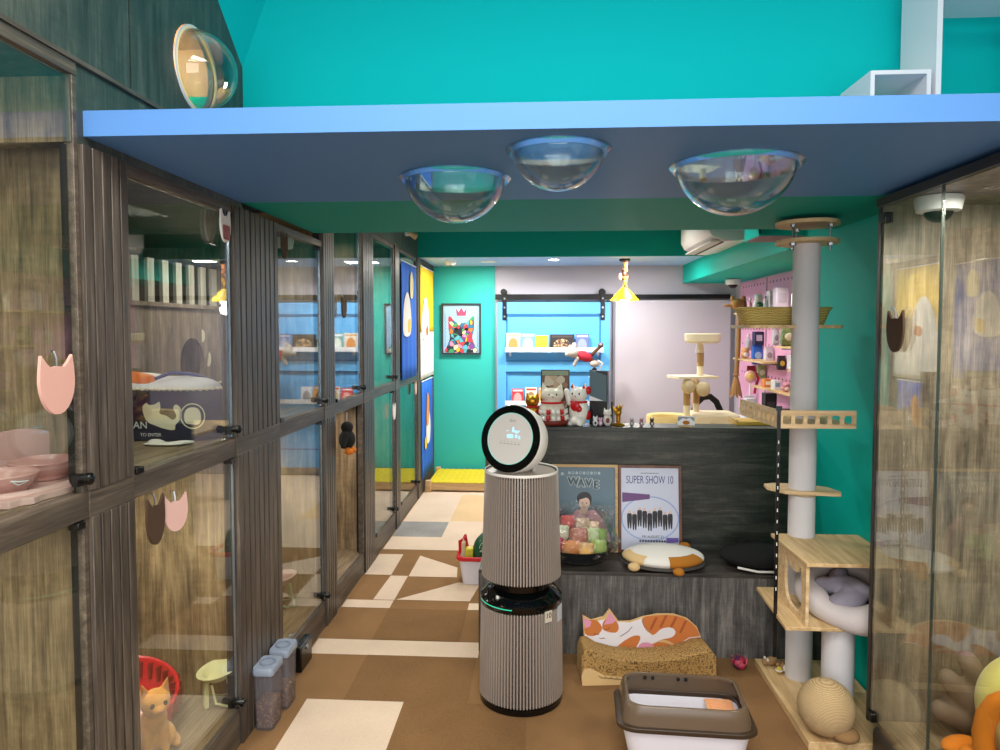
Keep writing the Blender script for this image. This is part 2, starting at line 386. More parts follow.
# white wall boxes upper right, on the loft
t=thing('wall_shelf','small open white box shelf lying on the loft beside the tall one','shelf',(1.12,2.48,2.2855))
b=MB(); b.plate([[(0,0),(.2,0),(.2,.295),(0,.295)],[(.014,.012),(.186,.012),(.186,.281),(.014,.281)]],.24,frame((0,.24,0),(1,0,0),(0,0,1))); b.build('frame',WHITE,t)
boxmb(.014,.186,.232,.24,.012,.280).build('back_panel',TEAL,t)
t=thing('wall_shelf','tall white open box shelf at the upper right with turquoise wall seen through','shelf',(1.335,2.48,2.2855))
b=MB(); b.plate([[(0,0),(.42,0),(.42,.75),(0,.75)],[(.018,.012),(.402,.012),(.402,.565),(.018,.565)],[(.018,.583),(.402,.583),(.402,.732),(.018,.732)]],.24,frame((0,.24,0),(1,0,0),(0,0,1))); b.build('frame',WHITE,t)

# ---------------------------------------------------------------- left wall of cat cabinets
XF=-1.225; XB=-1.85; ZR0,ZR1=1.19,1.262
BAYS=[('A',.93,1.79,2.40),('B',1.995,2.70,2.19),('C',3.16,3.83,2.19),('D',4.03,4.70,2.40),('E',4.99,5.75,2.40),('F',5.92,6.79,2.40),('G',7.02,7.86,2.40)]
CABLAB={'A':'nearest glass-fronted wooden cat cabinet at the left edge with pink bowls on its shelf',
'B':'glass-fronted cat cabinet holding the printed cat tub above and the orange kitten below',
'C':'glass-fronted cat cabinet with a pink raised bowl on its lower floor',
'D':'cat cabinet with open lower half where a black plush hangs by a string',
'E':'narrow far glass-fronted cat cabinet just before the blue curtain',
'F':'glass-fronted cat cabinet with the blue curtain over its upper door',
'G':'farthest glass-fronted cat cabinet against the teal back wall under the yellow curtain'}
def knob(y,z,par,s=1):
    m=MB(); m.cyl((0.004,y,z),(.022,y,z),.011); m.cyl((.022,y,z),(.034,y,z),.016); m.ell((.034,y,z),(.008,.016,.016),seg=14,rings=8); m.box(-.012,.006,y-.012,y+.012,z-.02,z+.012)
    m.build('latch',BLACKP,par)
for n,y0,y1,zt in BAYS:
    h=(y1-y0)/2; t=thing('cat_cabinet',CABLAB[n],'cat cabinet',(XF,(y0+y1)/2,0),0,'wooden cat cabinets along the left wall')
    D=XB-XF
    e=h+ (.205 if n=='A' else .12 if n in 'BC' else .07)
    fr=MB(); fr.box(-.02,0,-h,h,0,.15); fr.box(-.03,.004,-h-.001,h+.001,ZR0,ZR1); fr.box(-.03,.002,-h,h,zt-.035,zt); fr.box(-.03,-.02,-h,-h+.012,.15,zt)
    if n=='A': fr.box(-.02,0,h-.016,h,.15,zt)
    if n in 'DEFG':
        fr.box(-.03,.002,-h,-h+.03,.15,zt); fr.box(-.03,.002,h-.03,h,.15,zt)
    fr.build('frame',W_RAIL,t,bevel=.0015)
    boxmb(D,-.02,-h,e,.13,.149).build('floor_board',W_SHELF,t)
    boxmb(D,-.03,-h,e if n!='B' else h+.455,1.235,1.260).build('shelf',W_SHELF,t)
    boxmb(D if n not in 'BC' else D-.5,-.02,-h,e if n!='B' else h+.455,zt-.02,zt-.001).build('roof_board',W_DARK,t)
    if n=='A':
        sp=MB(); sp.plate([[(D,.15),(-.03,.15),(-.03,1.235),(D,1.235)]],.018,frame((0,e-.02,0),(1,0,0),(0,0,1)))
        sp.plate([[(D,1.262),(-.03,1.262),(-.03,2.38),(D,2.38)]],.018,frame((0,e-.02,0),(1,0,0),(0,0,1)))
        sp.box(D,-.03,e-.17,e-.11,2.205,2.38); sp.box(-.06,-.03,e-.17,e-.11,1.262,2.205)
        sp.build('side_panel',W_BACK,t)
        boxmb(D,D+.02,-h,e,.15,2.38).build('back_panel',W_BACK,t)
    elif n in 'BC':
        boxmb(D,D+.02,-h,e,.15,1.235).build('back_panel',W_BACK,t)
        boxmb(D+.02,-.03,e-.02,e,.15,1.235).build('side_panel',W_BACK,t)
        if n=='C': boxmb(D-.5,-.03,e-.02,e,1.262,2.17).build('side_panel',W_RIGHT,t)
    else:
        boxmb(D,D+.02,-h,e,.15,zt-.02).build('back_panel',W_BACK,t)
        boxmb(D+.02,-.03,e-.02,e,.15,1.235).build('side_panel',W_BACK,t); boxmb(D+.02,-.03,e-.02,e,1.262,zt-.02).build('side_panel',W_BACK,t)
    for lv,(z0,z1) in enumerate(((.16,ZR0-.006),(ZR1+.006,zt-.04))):
        if n=='D' and lv==0: continue
        ins=.03 if n in 'DEFG' else .002
        g=boxmb(-.016,-.008,-h+ins,h-ins,z0,z1).build('glass_door',GLASS,t)
        boxmb(-.0165,-.0075,h-ins-.004,h-ins,z0,z1).build('edge_strip',ALU,g)
        zz=z1-.03 if lv==0 else z0+.03
        if (n,lv) not in (('F',1),('G',0),('G',1)): knob(h-ins-.03,z0+.035,g)
        if n in 'BCD' or lv==0: 
            MB().box(-.02,.01,h-ins-.05,h-ins-.02,z1-.016,z1+.004).build('hinge',BLACKP,g,bevel=.002)
            MB().box(-.02,.01,-h+ins+.01,-h+ins+.05,z0-.008,z0+.012).build('hinge',BLACKP,g,bevel=.002)
# back of the connected upper compartments (between second and third cabinet)
t=thing('cat_walkway','grey oak inner wall with round cat hole and pale lit railing behind the printed tub','cat walkway',(XB,3.4,1.262))
M=frame((0,0,0),(0,1,0),(0,0,1))
p=MB(); p.plate([[(-1.4,.0),(.62,0),(.62,.545),(-1.4,.545)],circ(.185,.265,.125,n=36)],.018,M,-.018); p.build('panel',W_RIGHT,t)
boxmb(-.28,.02,-1.4,.62,.547,.567).build('ledge',W_RIGHT,t)
b=MB()
for i in range(8):
    y=-.33+.128*i; b.box(-.012,.006,y-.028,y+.028,.567,.775)
b.build('railing',wood('lit_bar_wood','#8f8a80','#bdb8ac','#dcd8cc','z',.5),t,bevel=.001,label='eight upright bars coloured pale as if lit')  # paler wood stands in for the light falling on the bars
def moon(cy,cz,s): return [(cy+s*math.cos(a),cz+s*math.sin(a)) for a in [R(-110+22*i) for i in range(11)]]+[(cy+.25*s+.72*s*math.cos(a),cz+.1*s+.75*s*math.sin(a)) for a in [R(100-20*i) for i in range(11)]]
b=MB(); b.plate([[( .29+.03*math.cos(R(a)),.40+.035*math.sin(R(a))) for a in range(-90,100,15)]],.003,M); b.plate([[(.36+.028*math.cos(R(a)),.27+.04*math.sin(R(a))) for a in range(-120,80,15)]],.003,M)
b.build('moon_sticker',mat('cream_sticker','#e8dfc8',.5),t)
boxmb(-.55,-.53,-1.4,.62,0,.9).build('rear_panel',mat('dark_green_panel','#24463c',.6),t)
# slatted pillars
for (y0,y1,zt,ns,lab) in ((1.79,1.995,2.19,5,'dark slatted wood pillar under the loft end, nearest the camera'),(2.70,3.16,2.19,9,'wide dark slatted wood pillar behind the two food containers'),(3.83,4.03,2.40,5,'dark slatted wood pillar between the bowl cabinet and the open one'),(4.70,4.99,2.40,6,'dark slatted wood pillar right of the hanging black plush'),(5.75,5.92,2.40,3,'narrow slatted wood pillar left of the blue curtain'),(6.79,7.02,2.40,4,'farthest slatted wood pillar between the blue and yellow curtains')):
    t=thing('slatted_pillar',lab,'pillar',(XF,(y0+y1)/2,0),0,'slatted wood pillars along the left wall'); h=(y1-y0)/2
    MB().box(-.05,-.012,-h,h,0,ZR0).box(-.05,-.012,-h,h,ZR1,zt).build('backing',mat('groove_brown','#15110e',.8) if zt<2.3 and y0<2 else bpy.data.materials['groove_brown'],t)
    s=MB(); pw=2*h/ns
    for i in range(ns):
        a=-h+i*pw
        for za,zb in ((0.002,ZR0),(ZR1,zt)): s.box(-.02,.012,a+pw*.09,a+pw*.91,za,zb)
    s.build('slats',W_SLAT,t,bevel=.002)
    boxmb(-.05,.008,-h,h,ZR0,ZR1).build('rail',W_RAIL,t,bevel=.0015)
# cat-face boards hung behind the glass doors
BR=mat('brown_felt','#4a3524',.9); PK=mat('pink_felt','#d9a79a',.9,bump=.3,bscale=300); PKD=mat('pink_card','#caa39a',.7); WHT=mat('white_card','#e8e4de',.6)
def board(y,z,w,h,m,lab,xx=-1.203,rot=0):
    t=thing('cat_face_board',lab,'door tag',(xx,y,z),rot,'cat face boards hung on the glass doors')
    M=frame((0,0,0),(0,1,0),(0,0,1)); MB().plate([cathead(w,h)],.008,M,-.004).build('board',m,t)
    k=MB(); k.tube([(0,0,h*.28),(.0,0,h*.45),(-.006,0,h*.58),(-.014,0,h*.58)],.003,6); k.build('hook',STEEL,t)
    return t
board(1.655,1.56,.125,.145,PK,'pink cat face board on the nearest glass door at the left edge')
t=board(2.60,2.09,.08,.12,WHT,'white cat face tag with a red print high on the door above the printed tub')
MB().plate([rrect(-.028,.028,-.05,.005,.006)],.001,frame((.0045,0,0),(0,1,0),(0,0,1))).build('print',mat('red_print','#a8595a',.6,var=.4,vscale=60),t)
board(3.21,2.09,.075,.12,BR,'brown cat face board near the top of the glass door with the round camera behind')
board(4.19,1.83,.10,.125,BR,'brown cat face board on the upper glass door above the hanging black plush')
board(2.08,1.10,.10,.15,BR,'brown cat face board on the lower door above the kitten')
board(2.175,1.10,.085,.12,PKD,'pale pink cat face board overlapping the brown one above the kitten',-1.19,R(-28))
board(5.62,1.02,.09,.13,WHT,'white tag on the lower far glass door left of the blue curtain')
board(6.60,1.13,.09,.13,PKD,'small pinkish tag on the farthest lower glass door below the blue curtain')

# ---------------------------------------------------------------- contents of the cabinets
PINK=mat('pink_ceramic','#dba5a0',.25,coat=.3); PINKL=mat('pale_pink_plastic','#e4b9b4',.4)
t=thing('feeding_mat','pale pink scalloped mat on the nearest cabinet shelf under two pink bowls','mat',(-1.42,1.77,1.261))
o=[]
for i in range(80):
    a=2*PI*i/80; r=1+.035*math.cos(16*a); o.append((.155*r*math.copysign(abs(math.cos(a))**.6,math.cos(a)),.205*r*math.copysign(abs(math.sin(a))**.6,math.sin(a))))
MB().plate([o],.018).build('base',PINKL,t,bevel=.004)
MB().torus((0,0,.02),.14,.010,None,48,8,rx=1,ry=1.3).build('raised_edge',PINKL,t)
def bowl(name,lab,loc,r,h,m,grp=None,base=None):
    t=thing(name,lab,'bowl',loc,0,grp)
    MB().lathe([(.001,0),(r*.62,0),(r*.72,.006),(r*.93,h*.75),(r,h),(r*.97,h+.003),(r*.88,h*.78),(r*.6,.012),(.001,.012)],40).build('dish',m,t)
    return t
b=bowl('cat_bowl','round pink bowl at the back of the pink mat beside the door latch',(-1.40,1.865,1.288),.088,.042,PINK,'pink bowls on the nearest shelf')
MB().lathe([(.048,-.007),(.056,-.007),(.06,.004),(.05,.004)],32,closed=True).build('foot_ring',PINK,b)
b=bowl('cat_bowl','pink bowl with a white leaf mark at the photo left edge',(-1.385,1.69,1.286),.085,.042,PINK,'pink bowls on the nearest shelf')
MB().lathe([(.045,-.005),(.053,-.005),(.058,.004),(.048,.004)],32,closed=True).build('foot_ring',PINK,b)
MB().tube([(.066,-.05,.034),(.075,-.035,.030),(.08,-.01,.028),(.07,-.03,.02),(.066,-.05,.034)],.002,6).build('leaf_mark',WHITE,b)
t=thing('bowl_backrest','pale pink curved splash guard standing behind the pink bowls','splash guard',(-1.62,1.80,1.261))
MB().plate([smoothpts([(-.2,0),(.2,0),(.22,.05),(.2,.12),(.12,.15),(0,.135),(-.12,.12),(-.2,.06)],4)],.012,frame((.03,.05,0),(.75,.66,0),(0,0,1))).build('guard',mat('dusty_pink_plastic','#b98f88',.5),t,bevel=.003)

# printed cat tub with cat bed in it
NAVY=mat('navy_print','#2a2b4a',.4,var=.15,vscale=5); CREAM=mat('cream_print','#e9e0c4',.6); PURP=mat('purple_print','#4d2f56',.45)
t=thing('printed_cat_tub','navy printed oval tub with white cats and lettering on the second cabinet shelf','cat tub',(-1.565,2.80,1.262))
prof=rrect(-.29,.29,-.19,.19,.12,8); n=len(prof)
b=MB(); rs=[]
for s,z in ((.96,0),(1,.02),(1,.2),(.97,.2),(.95,.03)): rs.append([(x*s,y*s,z) for x,y in prof])
b.loft(rs); b.build('tub',NAVY,t)
b=MB()
for i in range(n):
    if i%2==0:
        x,y=prof[i]; x2,y2=prof[(i+1)%n]
        k=max(1,int(math.hypot(x2-x,y2-y)/.022))
        for j in range(k): b.ell((x+(x2-x)*j/k,y+(y2-y)*j/k,.203),(.009,.009,.007),seg=8,rings=6)
    else:
        x,y=prof[i]; x2,y2=prof[(i+1)%n]; k=max(1,int(math.hypot(x2-x,y2-y)/.022))
        for j in range(k): b.ell((x+(x2-x)*j/k,y+(y2-y)*j/k,.203),(.009,.009,.007),seg=8,rings=6)
b.build('rope_trim',mat('cream_rope','#e6d6b4',.8),t,label='cream rope edging')
F=frame((0,-.1915,.0),(1,0,0),(0,0,1))
cat=smoothpts([(.015,.075),(.0,.1),(-.005,.135),(.01,.15),(.02,.142),(.045,.145),(.062,.155),(.066,.13),(.062,.11),(.09,.1),(.115,.085),(.13,.1),(.118,.13),(.13,.145),(.15,.125),(.148,.09),(.125,.065),(.12,.045),(.08,.05),(.05,.06)],3)
b=MB(); b.plate([[(x+.02,y) for x,y in cat]],.001,F,.0); b.build('cat_print',CREAM,t)
b=MB(); b.plate([circ(.235-.02,.1,.05,n=32),circ(.215,.1,.046,n=32)],.001,F,.0); b.plate([smoothpts([(.185,.075),(.182,.11),(.2,.132),(.235,.13),(.248,.1),(.24,.07),(.21,.068)],4)],.001,F); b.build('curled_cat_print',CREAM,t)
b=MB(); b.plate([rrect(-.09,.035,.045,.08,.005)],.0012,F); b.build('name_patch',mat('dark_navy','#171a33',.5),t)
b=MB(); b.text('AN',.04,F@T_(.005,.062,.0022),sx=1); b.text('TO ENTER',.018,F@T_(.045,.025,.001)); b.build('lettering',WHITE,t)
t=thing('cat_bed','orange and white cat bed cushion stuffed in the printed tub','cat bed',(-1.565,2.80,1.30))
MB().ell((0,0,.12),(.26,.165,.085)).ell((.12,-.03,.15),(.13,.12,.06)).ell((-.1,-.02,.16),(.16,.13,.06)).build('cushion',mat('white_fleece','#dedbe2',.95,bump=.4,bscale=150),t,voxel=.01)
MB().ell((-.09,-.06,.185),(.13,.075,.04),(0,8,0)).build('orange_patch',mat('orange_fleece','#d9702a',.9),t)
MB().tube([(.02,-.11,.2),(.08,-.09,.225),(.15,-.05,.215),(.22,0,.18)],.007,8).build('blue_piping',mat('blue_piping','#3d4384',.6),t)
t=thing('brown_plush','small brown plush paw beside the printed tub in the second cabinet','plush toy',(-1.30,2.98,1.262))
MB().ell((0,0,.045),(.06,.07,.045)).ell((.0,.02,.1),(.05,.05,.05)).ell((-.03,.0,.14),(.025,.03,.03)).ell((.03,.02,.13),(.02,.03,.03)).build('body',mat('brown_fleece','#7b5238',.95),t,voxel=.008)
t=thing('white_cloth','crumpled white tissue lying on the shelf in front of the printed tub','tissue',(-1.42,2.52,1.262))
b=MB(); b.ell((0,0,.006),(.08,.03,.006)).ell((.06,.02,.008),(.05,.02,.008),(0,0,30)).ell((-.04,.02,.01),(.04,.02,.01),(0,0,-20)); b.build('tissue',WHT,t,voxel=.006,soft=2)

# kitten in a red basket, lower compartment of second cabinet
RED=mat('red_plastic','#d8202e',.35); 
t=thing('cat_basket','red plastic cat basket with slotted rim behind the orange kitten','cat basket',(-1.60,2.50,.15))
o=[]; seg=40
b=MB()
def hz(a): return .16+.05*math.cos(a-2.4)
rings=[]
for s,zf in ((.84,0),(.9,.3),(1.0,1),(.97,1.03),(.94,1),(.85,.35),(.8,.06)):
    rings.append([(.2*s*math.cos(2*PI*i/seg),.22*s*math.sin(2*PI*i/seg),hz(2*PI*i/seg)*zf) for i in range(seg)])
b.loft(rings).build('shell',RED,t)
b=MB()
for i in range(9):
    a=R(10+13*i); z=hz(a)
    for rr in (.188,):
        M=Matrix.Translation((.197*math.cos(a)*.95,.217*math.sin(a)*.95,z*.78))@Euler((0,0,a)).to_matrix().to_4x4()
        b.box(-.022,.022,-.006,.006,-.03,.03,M)
b.build('rim_slots',mat('dark_red','#7e0e18',.5),t)
MB().ell((0,0,.06),(.17,.19,.05)).build('cushion',mat('pink_cushion','#e8b9c6',.9),t)
t=thing('kitten','orange kitten sitting by the glass, head turned right, ears up','cat',(-1.405,2.38,.15),R(45))
FUR=mat('orange_fur','#d9954a',.95,var=.25,vscale=14,bump=.5,bscale=200,sheen=.3)
b=MB()
b.ell((0,.03,.075),(.062,.08,.07)); b.cap((0,.02,.09),(0,-.02,.15),.055,.045); b.cap((0,-.02,.15),(0,-.03,.19),.04,.036)
b.ell((0,-.04,.215),(.05,.05,.046)); b.ell((0,-.083,.203),(.024,.022,.018))
b.cap((.026,-.03,.12),(.028,-.055,.02),.018,.014); b.cap((-.026,-.03,.12),(-.028,-.055,.02),.018,.014)
b.ell((.028,-.065,.012),(.016,.024,.013)); b.ell((-.028,-.065,.012),(.016,.024,.013))
b.ell((.055,.03,.045),(.03,.055,.045)); b.ell((-.055,.03,.045),(.03,.055,.045))
for s in (1,-1): b.loft([[(s*.012,-.045,.247),(s*.05,-.045,.23),(s*.046,-.02,.228),(s*.014,-.022,.246)],[(s*.042,-.040,.292),(s*.046,-.040,.290),(s*.046,-.034,.290),(s*.042,-.034,.292)]])
b.tube([(0,.09,.04),(.05,.11,.02),(.085,.07,.018),(.088,.02,.016),(.075,-.02,.015)],[.018,.018,.016,.014,.01],10)
b.build('body',FUR,t,voxel=.005,soft=3)
for s in (1,-1): MB().ell((s*.021,-.084,.222),(.008,.005,.009)).build('eye',BLACKP,t)
MB().ell((0,-.105,.206),(.006,.004,.004)).build('nose',mat('pink_nose','#c77f77',.5),t)
for s in (1,-1):
    MB().plate([[(-.010,0),(.011,0),(.004,.032)]],.001,frame((s*.036,-.0455,.245),(1,0,0),(0,.1,1))).build('inner_ear',mat('ear_pink','#e0a08a',.8) if s>0 else bpy.data.materials['ear_pink'],t)
def raised_bowl(lab,loc,rz,m1,m2,grp='raised cat bowls in the cabinets'):
    t=thing('raised_bowl',lab,'cat bowl',loc,rz,grp)
    M=Matrix.Translation((0,0,.125))@Euler((R(10),0,0)).to_matrix().to_4x4()
    MB().lathe([(.001,0),(.05,0),(.072,.03),(.09,.036),(.092,.041),(.07,.038),(.048,.01),(.001,.008)],36,M).build('dish',m1,t)
    for s in (1,-1): MB().tube([(s*.05,.04,.135),(s*.06,.06,.005),(s*.058,.02,.005),(s*.05,-.03,.03),(s*.045,-.045,.115)],.006,8).build('leg',m2,t)
    MB().box(-.02,.02,-.07,-.05,0,.12).build('front_support',m2,t,bevel=.004)
    return t
YEL=mat('pale_yellow_plastic','#e9e3b0',.4); 
raised_bowl('pale yellow raised bowl behind the lower glass near the two food containers',(-1.325,2.735,.151),R(-50),YEL,YEL).scale=(.9,.9,.9)
raised_bowl('pink raised bowl on a pale green stand inside the third cabinet',(-1.45,3.75,.151),R(-60),mat('pink_bowl','#d9b4ae',.4),mat('pale_green_plastic','#c7d8a8',.4))
raised_bowl('white raised bowl far back in the lower cabinet with the teal reflection',(-1.42,5.45,.151),R(-60),WHITE,WHITE)
# cameras in cabinets
def dome_cam(lab,loc,s=1):
    t=thing('dome_camera',lab,'security camera',loc,0,'round white ceiling cameras')
    MB().lathe([(.001,0),(.075*s,0),(.078*s,-.01*s),(.07*s,-.05*s),(.05*s,-.054*s),(.001,-.054*s)],32).build('housing',WHITE,t)
    MB().ell((0,0,-.05*s),(.047*s,.047*s,.04*s)).build('lens_dome',BLACKP,t)
dome_cam('white dome camera high inside the third cabinet beside the brown tag',(-1.36,3.55,2.168))
dome_cam('white dome camera at the top of the right hand glass cabinet',(1.40,2.56,2.165))
dome_cam('small white dome camera under the teal bulkhead beside the pegboard',(1.93,7.15,2.199))
# black plush on a string
t=thing('hanging_plush','black plush bird with orange feet hanging by a string in the open cabinet','plush toy',(-1.175,4.13,.93))
BLK=mat('black_plush','#141312',.95,bump=.5,bscale=120); ORG=mat('orange_plush','#e07a1c',.9)
MB().ell((0,0,.10),(.05,.062,.06)).ell((0,0,.175),(.038,.042,.035)).cap((0,-.04,.13),(0,-.085,.07),.022,.016).cap((0,.04,.13),(0,.085,.07),.022,.016).build('body',BLK,t,voxel=.006)
for s in (1,-1): MB().ell((.02,s*.03,.03),(.03,.026,.02)).cap((.012,s*.025,.03),(.01,s*.025,.06),.012).build('foot',ORG,t,voxel=.006)
MB().tube([(0,0,.205),(0,0,.265)],.002,6).build('string',WHT,t)
# curtains
def curtain(lab,y0,y1,z0,z1,m,low=None,split=.42,x=-1.205):
    t=thing('curtain',lab,'curtain',(x,(y0+y1)/2,z0),0,'short curtains on the far cabinet doors'); h=(y1-y0)/2; H=z1-z0
    def sheet(za,zb,a=1,off=0):
        b=MB(); rows=8; cols=40; g=[[b.bm.verts.new((.006*math.sin(k/cols*PI*7)*(.4+.6*(1-(za+(zb-za)*j/rows)/H))+off,-h+2*h*k/cols,za+(zb-za)*j/rows)) for k in range(cols+1)] for j in range(rows+1)]
        for j in range(rows):
            for k in range(cols): b._f([g[j][k],g[j][k+1],g[j+1][k+1],g[j+1][k]])
        return b
    o=sheet(H*split if low else 0,H).build('cloth',m,t); s=o.modifiers.new('s','SOLIDIFY'); s.thickness=.003
    if low:
        o=sheet(0,H*split).build('lower_cloth',low,t,label='plain lower panel'); s=o.modifiers.new('s','SOLIDIFY'); s.thickness=.003
    MB().tube([(0,-h,H+.005),(0,h,H+.005)],.006,8).build('rod',WHITE,t)
    return t
CB=mat('blue_cloth','#1d62c8',.85); CY=mat('yellow_cloth','#f0c417',.85); CW=mat('white_cloth','#e9e6de',.9)
t=curtain('blue curtain with a pale motif over the upper far glass door',5.96,6.66,1.25,2.29,CB)
def blob2(pts,m,nm,t,x=.0075): 
    o=MB().plate([smoothpts(pts,4)],.0015,frame((x,0,0),(0,1,0),(0,0,1))).build(nm,m,t); return o
blob2([(-.3,.40),(.0,.40),(.05,.55),(-.02,.72),(-.14,.78),(-.26,.70),(-.32,.55)],CW,'white_patch',t); blob2([(.02,.75),(.14,.75),(.16,.9),(.08,.98),(.01,.9)],mat('pale_gold_cloth','#e6d9a0',.9),'gold_patch',t); blob2([(-.1,.42),(.0,.44),(0,.54),(-.1,.52)],CY,'yellow_patch',t,.0095)
t=curtain('yellow curtain with plain white lower half at the end of the cabinet row',6.9,7.74,1.19,2.33,CY,CW,.42)
blob2([(-.36,.42),(.0,.42),(.05,.58),(-.02,.76),(-.16,.84),(-.29,.74),(-.38,.58)],CW,'white_patch',t); blob2([(-.12,.44),(.0,.46),(-.02,.54),(-.14,.52)],mat('rust_cloth','#c4622e',.9),'rust_patch',t,.0095)
t=curtain('blue curtain with orange and white patches on the lower farthest door',6.95,7.64,.16,1.16,CB)
blob2([(-.1,.35),(.1,.35),(.14,.55),(0,.72),(-.1,.6)],CW,'white_patch',t); blob2([(-.12,.55),(.02,.55),(.05,.8),(-.06,.85)],mat('orange_cloth','#d98a34',.9),'orange_patch',t,.0095); blob2([(-.2,.3),(-.1,.3),(-.1,.4),(-.2,.4)],CY,'yellow_patch',t)
# wall camera above the far cabinets
t=thing('spot_lamp','small pale spotlight on the dark wood above the far cabinets','spotlight',(-1.215,6.2,2.56))
MB().cyl((0,0,0),(.03,0,0),.03).build('base',WHITE,t); MB().cyl((.03,0,0),(.09,.04,-.03),.018,.03).build('head',mat('beige_lamp','#d9b98f',.4),t)
# food containers and black box on the floor
LIDW=mat('grey_white_lid','#8f9aac',.3); CLR=mat('cloudy_clear_plastic','#87838a',.15,alpha=.24)
def container(lab,loc,fill):
    t=thing('food_container',lab,'food container',loc,0,'clear pet food containers by the pillar')
    b=MB(); pr=rrect(-.042,.042,-.06,.06,.016)
    b.loft([[(x*s,y*s,z) for x,y in pr] for s,z in ((.9,0),(.92,.005),(1,.25),(.96,.25),(.88,.008))]).build('box',CLR,t)
    MB().loft([[(x*s,y*s,z) for x,y in pr] for s,z in ((.84,.01),(.86,.012),(.88,fill),(.5,fill+.006))]).build('kibble',speckle('kibble','#6e4a2e','#b08658',90) if 'kibble' not in bpy.data.materials else bpy.data.materials['kibble'],t)
    MB().loft([[(x*s,y*s,z) for x,y in pr] for s,z in ((1.06,.238),(1.1,.242),(1.1,.262),(1.04,.27))]).build('lid',LIDW,t)
    MB().lathe([(.028,.27),(.034,.27),(.034,.275),(.028,.275)],28,closed=True).build('lid_ring',mat('slate_ring','#7d8799',.4) if 'slate_ring' not in bpy.data.materials else bpy.data.materials['slate_ring'],t)
container('front clear pet food container with pale lid, half full of kibble',(-1.168,2.855,0),.11)
container('rear clear pet food container partly hidden behind the front one',(-1.163,3.02,0),.09)
t=thing('power_adapter','black power box on the floor against the cabinet plinth behind the containers','adapter',(-1.196,3.37,0))
boxmb(-.02,.02,-.08,.08,0,.13).build('body',BLACKP,t,bevel=.006); MB().cyl((.02,0,.10),(.026,0,.10),.012).build('button',STEEL,t)

# ---------------------------------------------------------------- air purifier
TAUPE=mat('taupe_metal','#a99d94',.36,.4); GLOSSB=mat('gloss_black','#050607',.12); PEARL=mat('pearl_white','#e4dfd9',.35)
t=thing('air_purifier','tall taupe ribbed two-stage air purifier with round tilted display in the aisle','air purifier',(-.088,3.15,0))
NR=84
TGAP=mat('taupe_slot','#1c1815',.7)
def rib(i,z): return -.013 if i%5 in (3,4) else 0
def ribbed(z0,z1,ra,rb,name):
    pr=[(ra-.006,z0),(ra,z0+.004),(rb,z1-.004),(rb-.006,z1)]
    b=MB().lathe(pr,NR*5,fn=rib)
    for f in b.bm.faces:
        c=f.calc_center_median(); 
        if len(f.verts)==4 and math.hypot(c.x,c.y)<(ra+(rb-ra)*(c.z-z0)/(z1-z0))-.009: f.material_index=1
    b.build(name,[TAUPE,TGAP],t,ang=25)
MB().lathe([(.001,0),(.185,0),(.19,.004),(.19,.03),(.18,.034),(.001,.034)],64).build('base',GLOSSB,t)
ribbed(.034,.452,.194,.186,'lower_body'); ribbed(.575,1.055,.182,.168,'upper_body')
MB().lathe([(.001,.45),(.18,.45),(.187,.462),(.187,.485),(.16,.515),(.13,.53),(.13,.572),(.001,.572)],64).build('seam_ring',GLOSSB,t)
MB().tube([(.1865*math.cos(R(a)),.1865*math.sin(R(a)),.474) for a in range(195,262,4)],.0022,6).build('status_light',mat('green_light','#20b090',.3,emit='#20d0a8',es=.5),t)
MB().lathe([(.13,.572),(.172,.572),(.174,.577),(.13,.577)],64,closed=True).build('lower_rim',GLOSSB,t)
MB().lathe([(.163,1.052),(.1685,1.052),(.1695,1.058),(.167,1.064),(.163,1.062)],64,closed=True).build('top_rim',PEARL,t)
MB().lathe([(.001,1.02),(.1,1.03),(.1635,1.058),(.1635,1.04),(.001,1.0)],64).build('top_grille',mat('matt_black','#0c0c0d',.8),t)
n=Vector((-.46,-.86,.24)).normalized(); up=Vector((0,0,1)); ux=up.cross(n).normalized(); uy=n.cross(ux)
Mh=frame(Vector((-.03,.0,1.195)),ux,uy)@Matrix.Scale(1.04,4)
h=MB().lathe([(.001,-.065),(.11,-.065),(.138,-.05),(.148,-.02),(.150,.035),(.146,.042),(.001,.042)],64,Mh).build('display_head',PEARL,t)
MB().lathe([(.110,.042),(.147,.042),(.145,.0465),(.114,.0455),(.112,.043)],64,Mh,closed=True).build('bezel',GLOSSB,h)
MB().lathe([(.001,.043),(.112,.043),(.1115,.045),(.001,.046)],64,Mh).build('screen',mat('pale_screen','#d5d0cb',.3,emit='#d5d0cb',es=.02),h)
MB().lathe([(.1115,.0455),(.1125,.0455),(.1125,.0465),(.1115,.0465)],64,Mh,closed=True).build('light_ring',mat('cyan_light','#40e0c8',.3,emit='#50f0d8',es=.35),h)
CY2=mat('display_digits','#8fd8ee',.3,emit='#8fdcff',es=1.0)
d=MB()
for x,y,w,hh in ((.012,.045,.005,.012),(.018,.033,.02,.006),(.03,.03,.012,.008),(-.016,.033,.007,.003),(.040,.034,.006,.006),(.0,.01,.028,.014),(.03,.012,.008,.012),(.045,.012,.01,.004),(.048,.004,.008,.004)): d.box(x-w/2,x+w/2,y-hh/2,y+hh/2,.046,.0468,Mh)
d.build('digits',CY2,h)
d=MB()
for k in range(6): d.box(-.045+.018*k,-.039+.018*k,-.014,-.0125,.046,.0466,Mh); d.box(-.048+.018*k,-.036+.018*k,-.024,-.0215,.046,.0466,Mh)
d.build('touch_marks',mat('grey_marks','#8d8a88',.5),h)
d=MB().text('LG',.013,Mh@T_(.012,.078,.0462),.0006); d.lathe([(.0045,.046),(.006,.046),(.006,.0468),(.0045,.0468)],20,Mh@T_(-.004,.078,0),closed=True); d.build('maker_mark',mat('mark_grey','#77736f',.5),h)
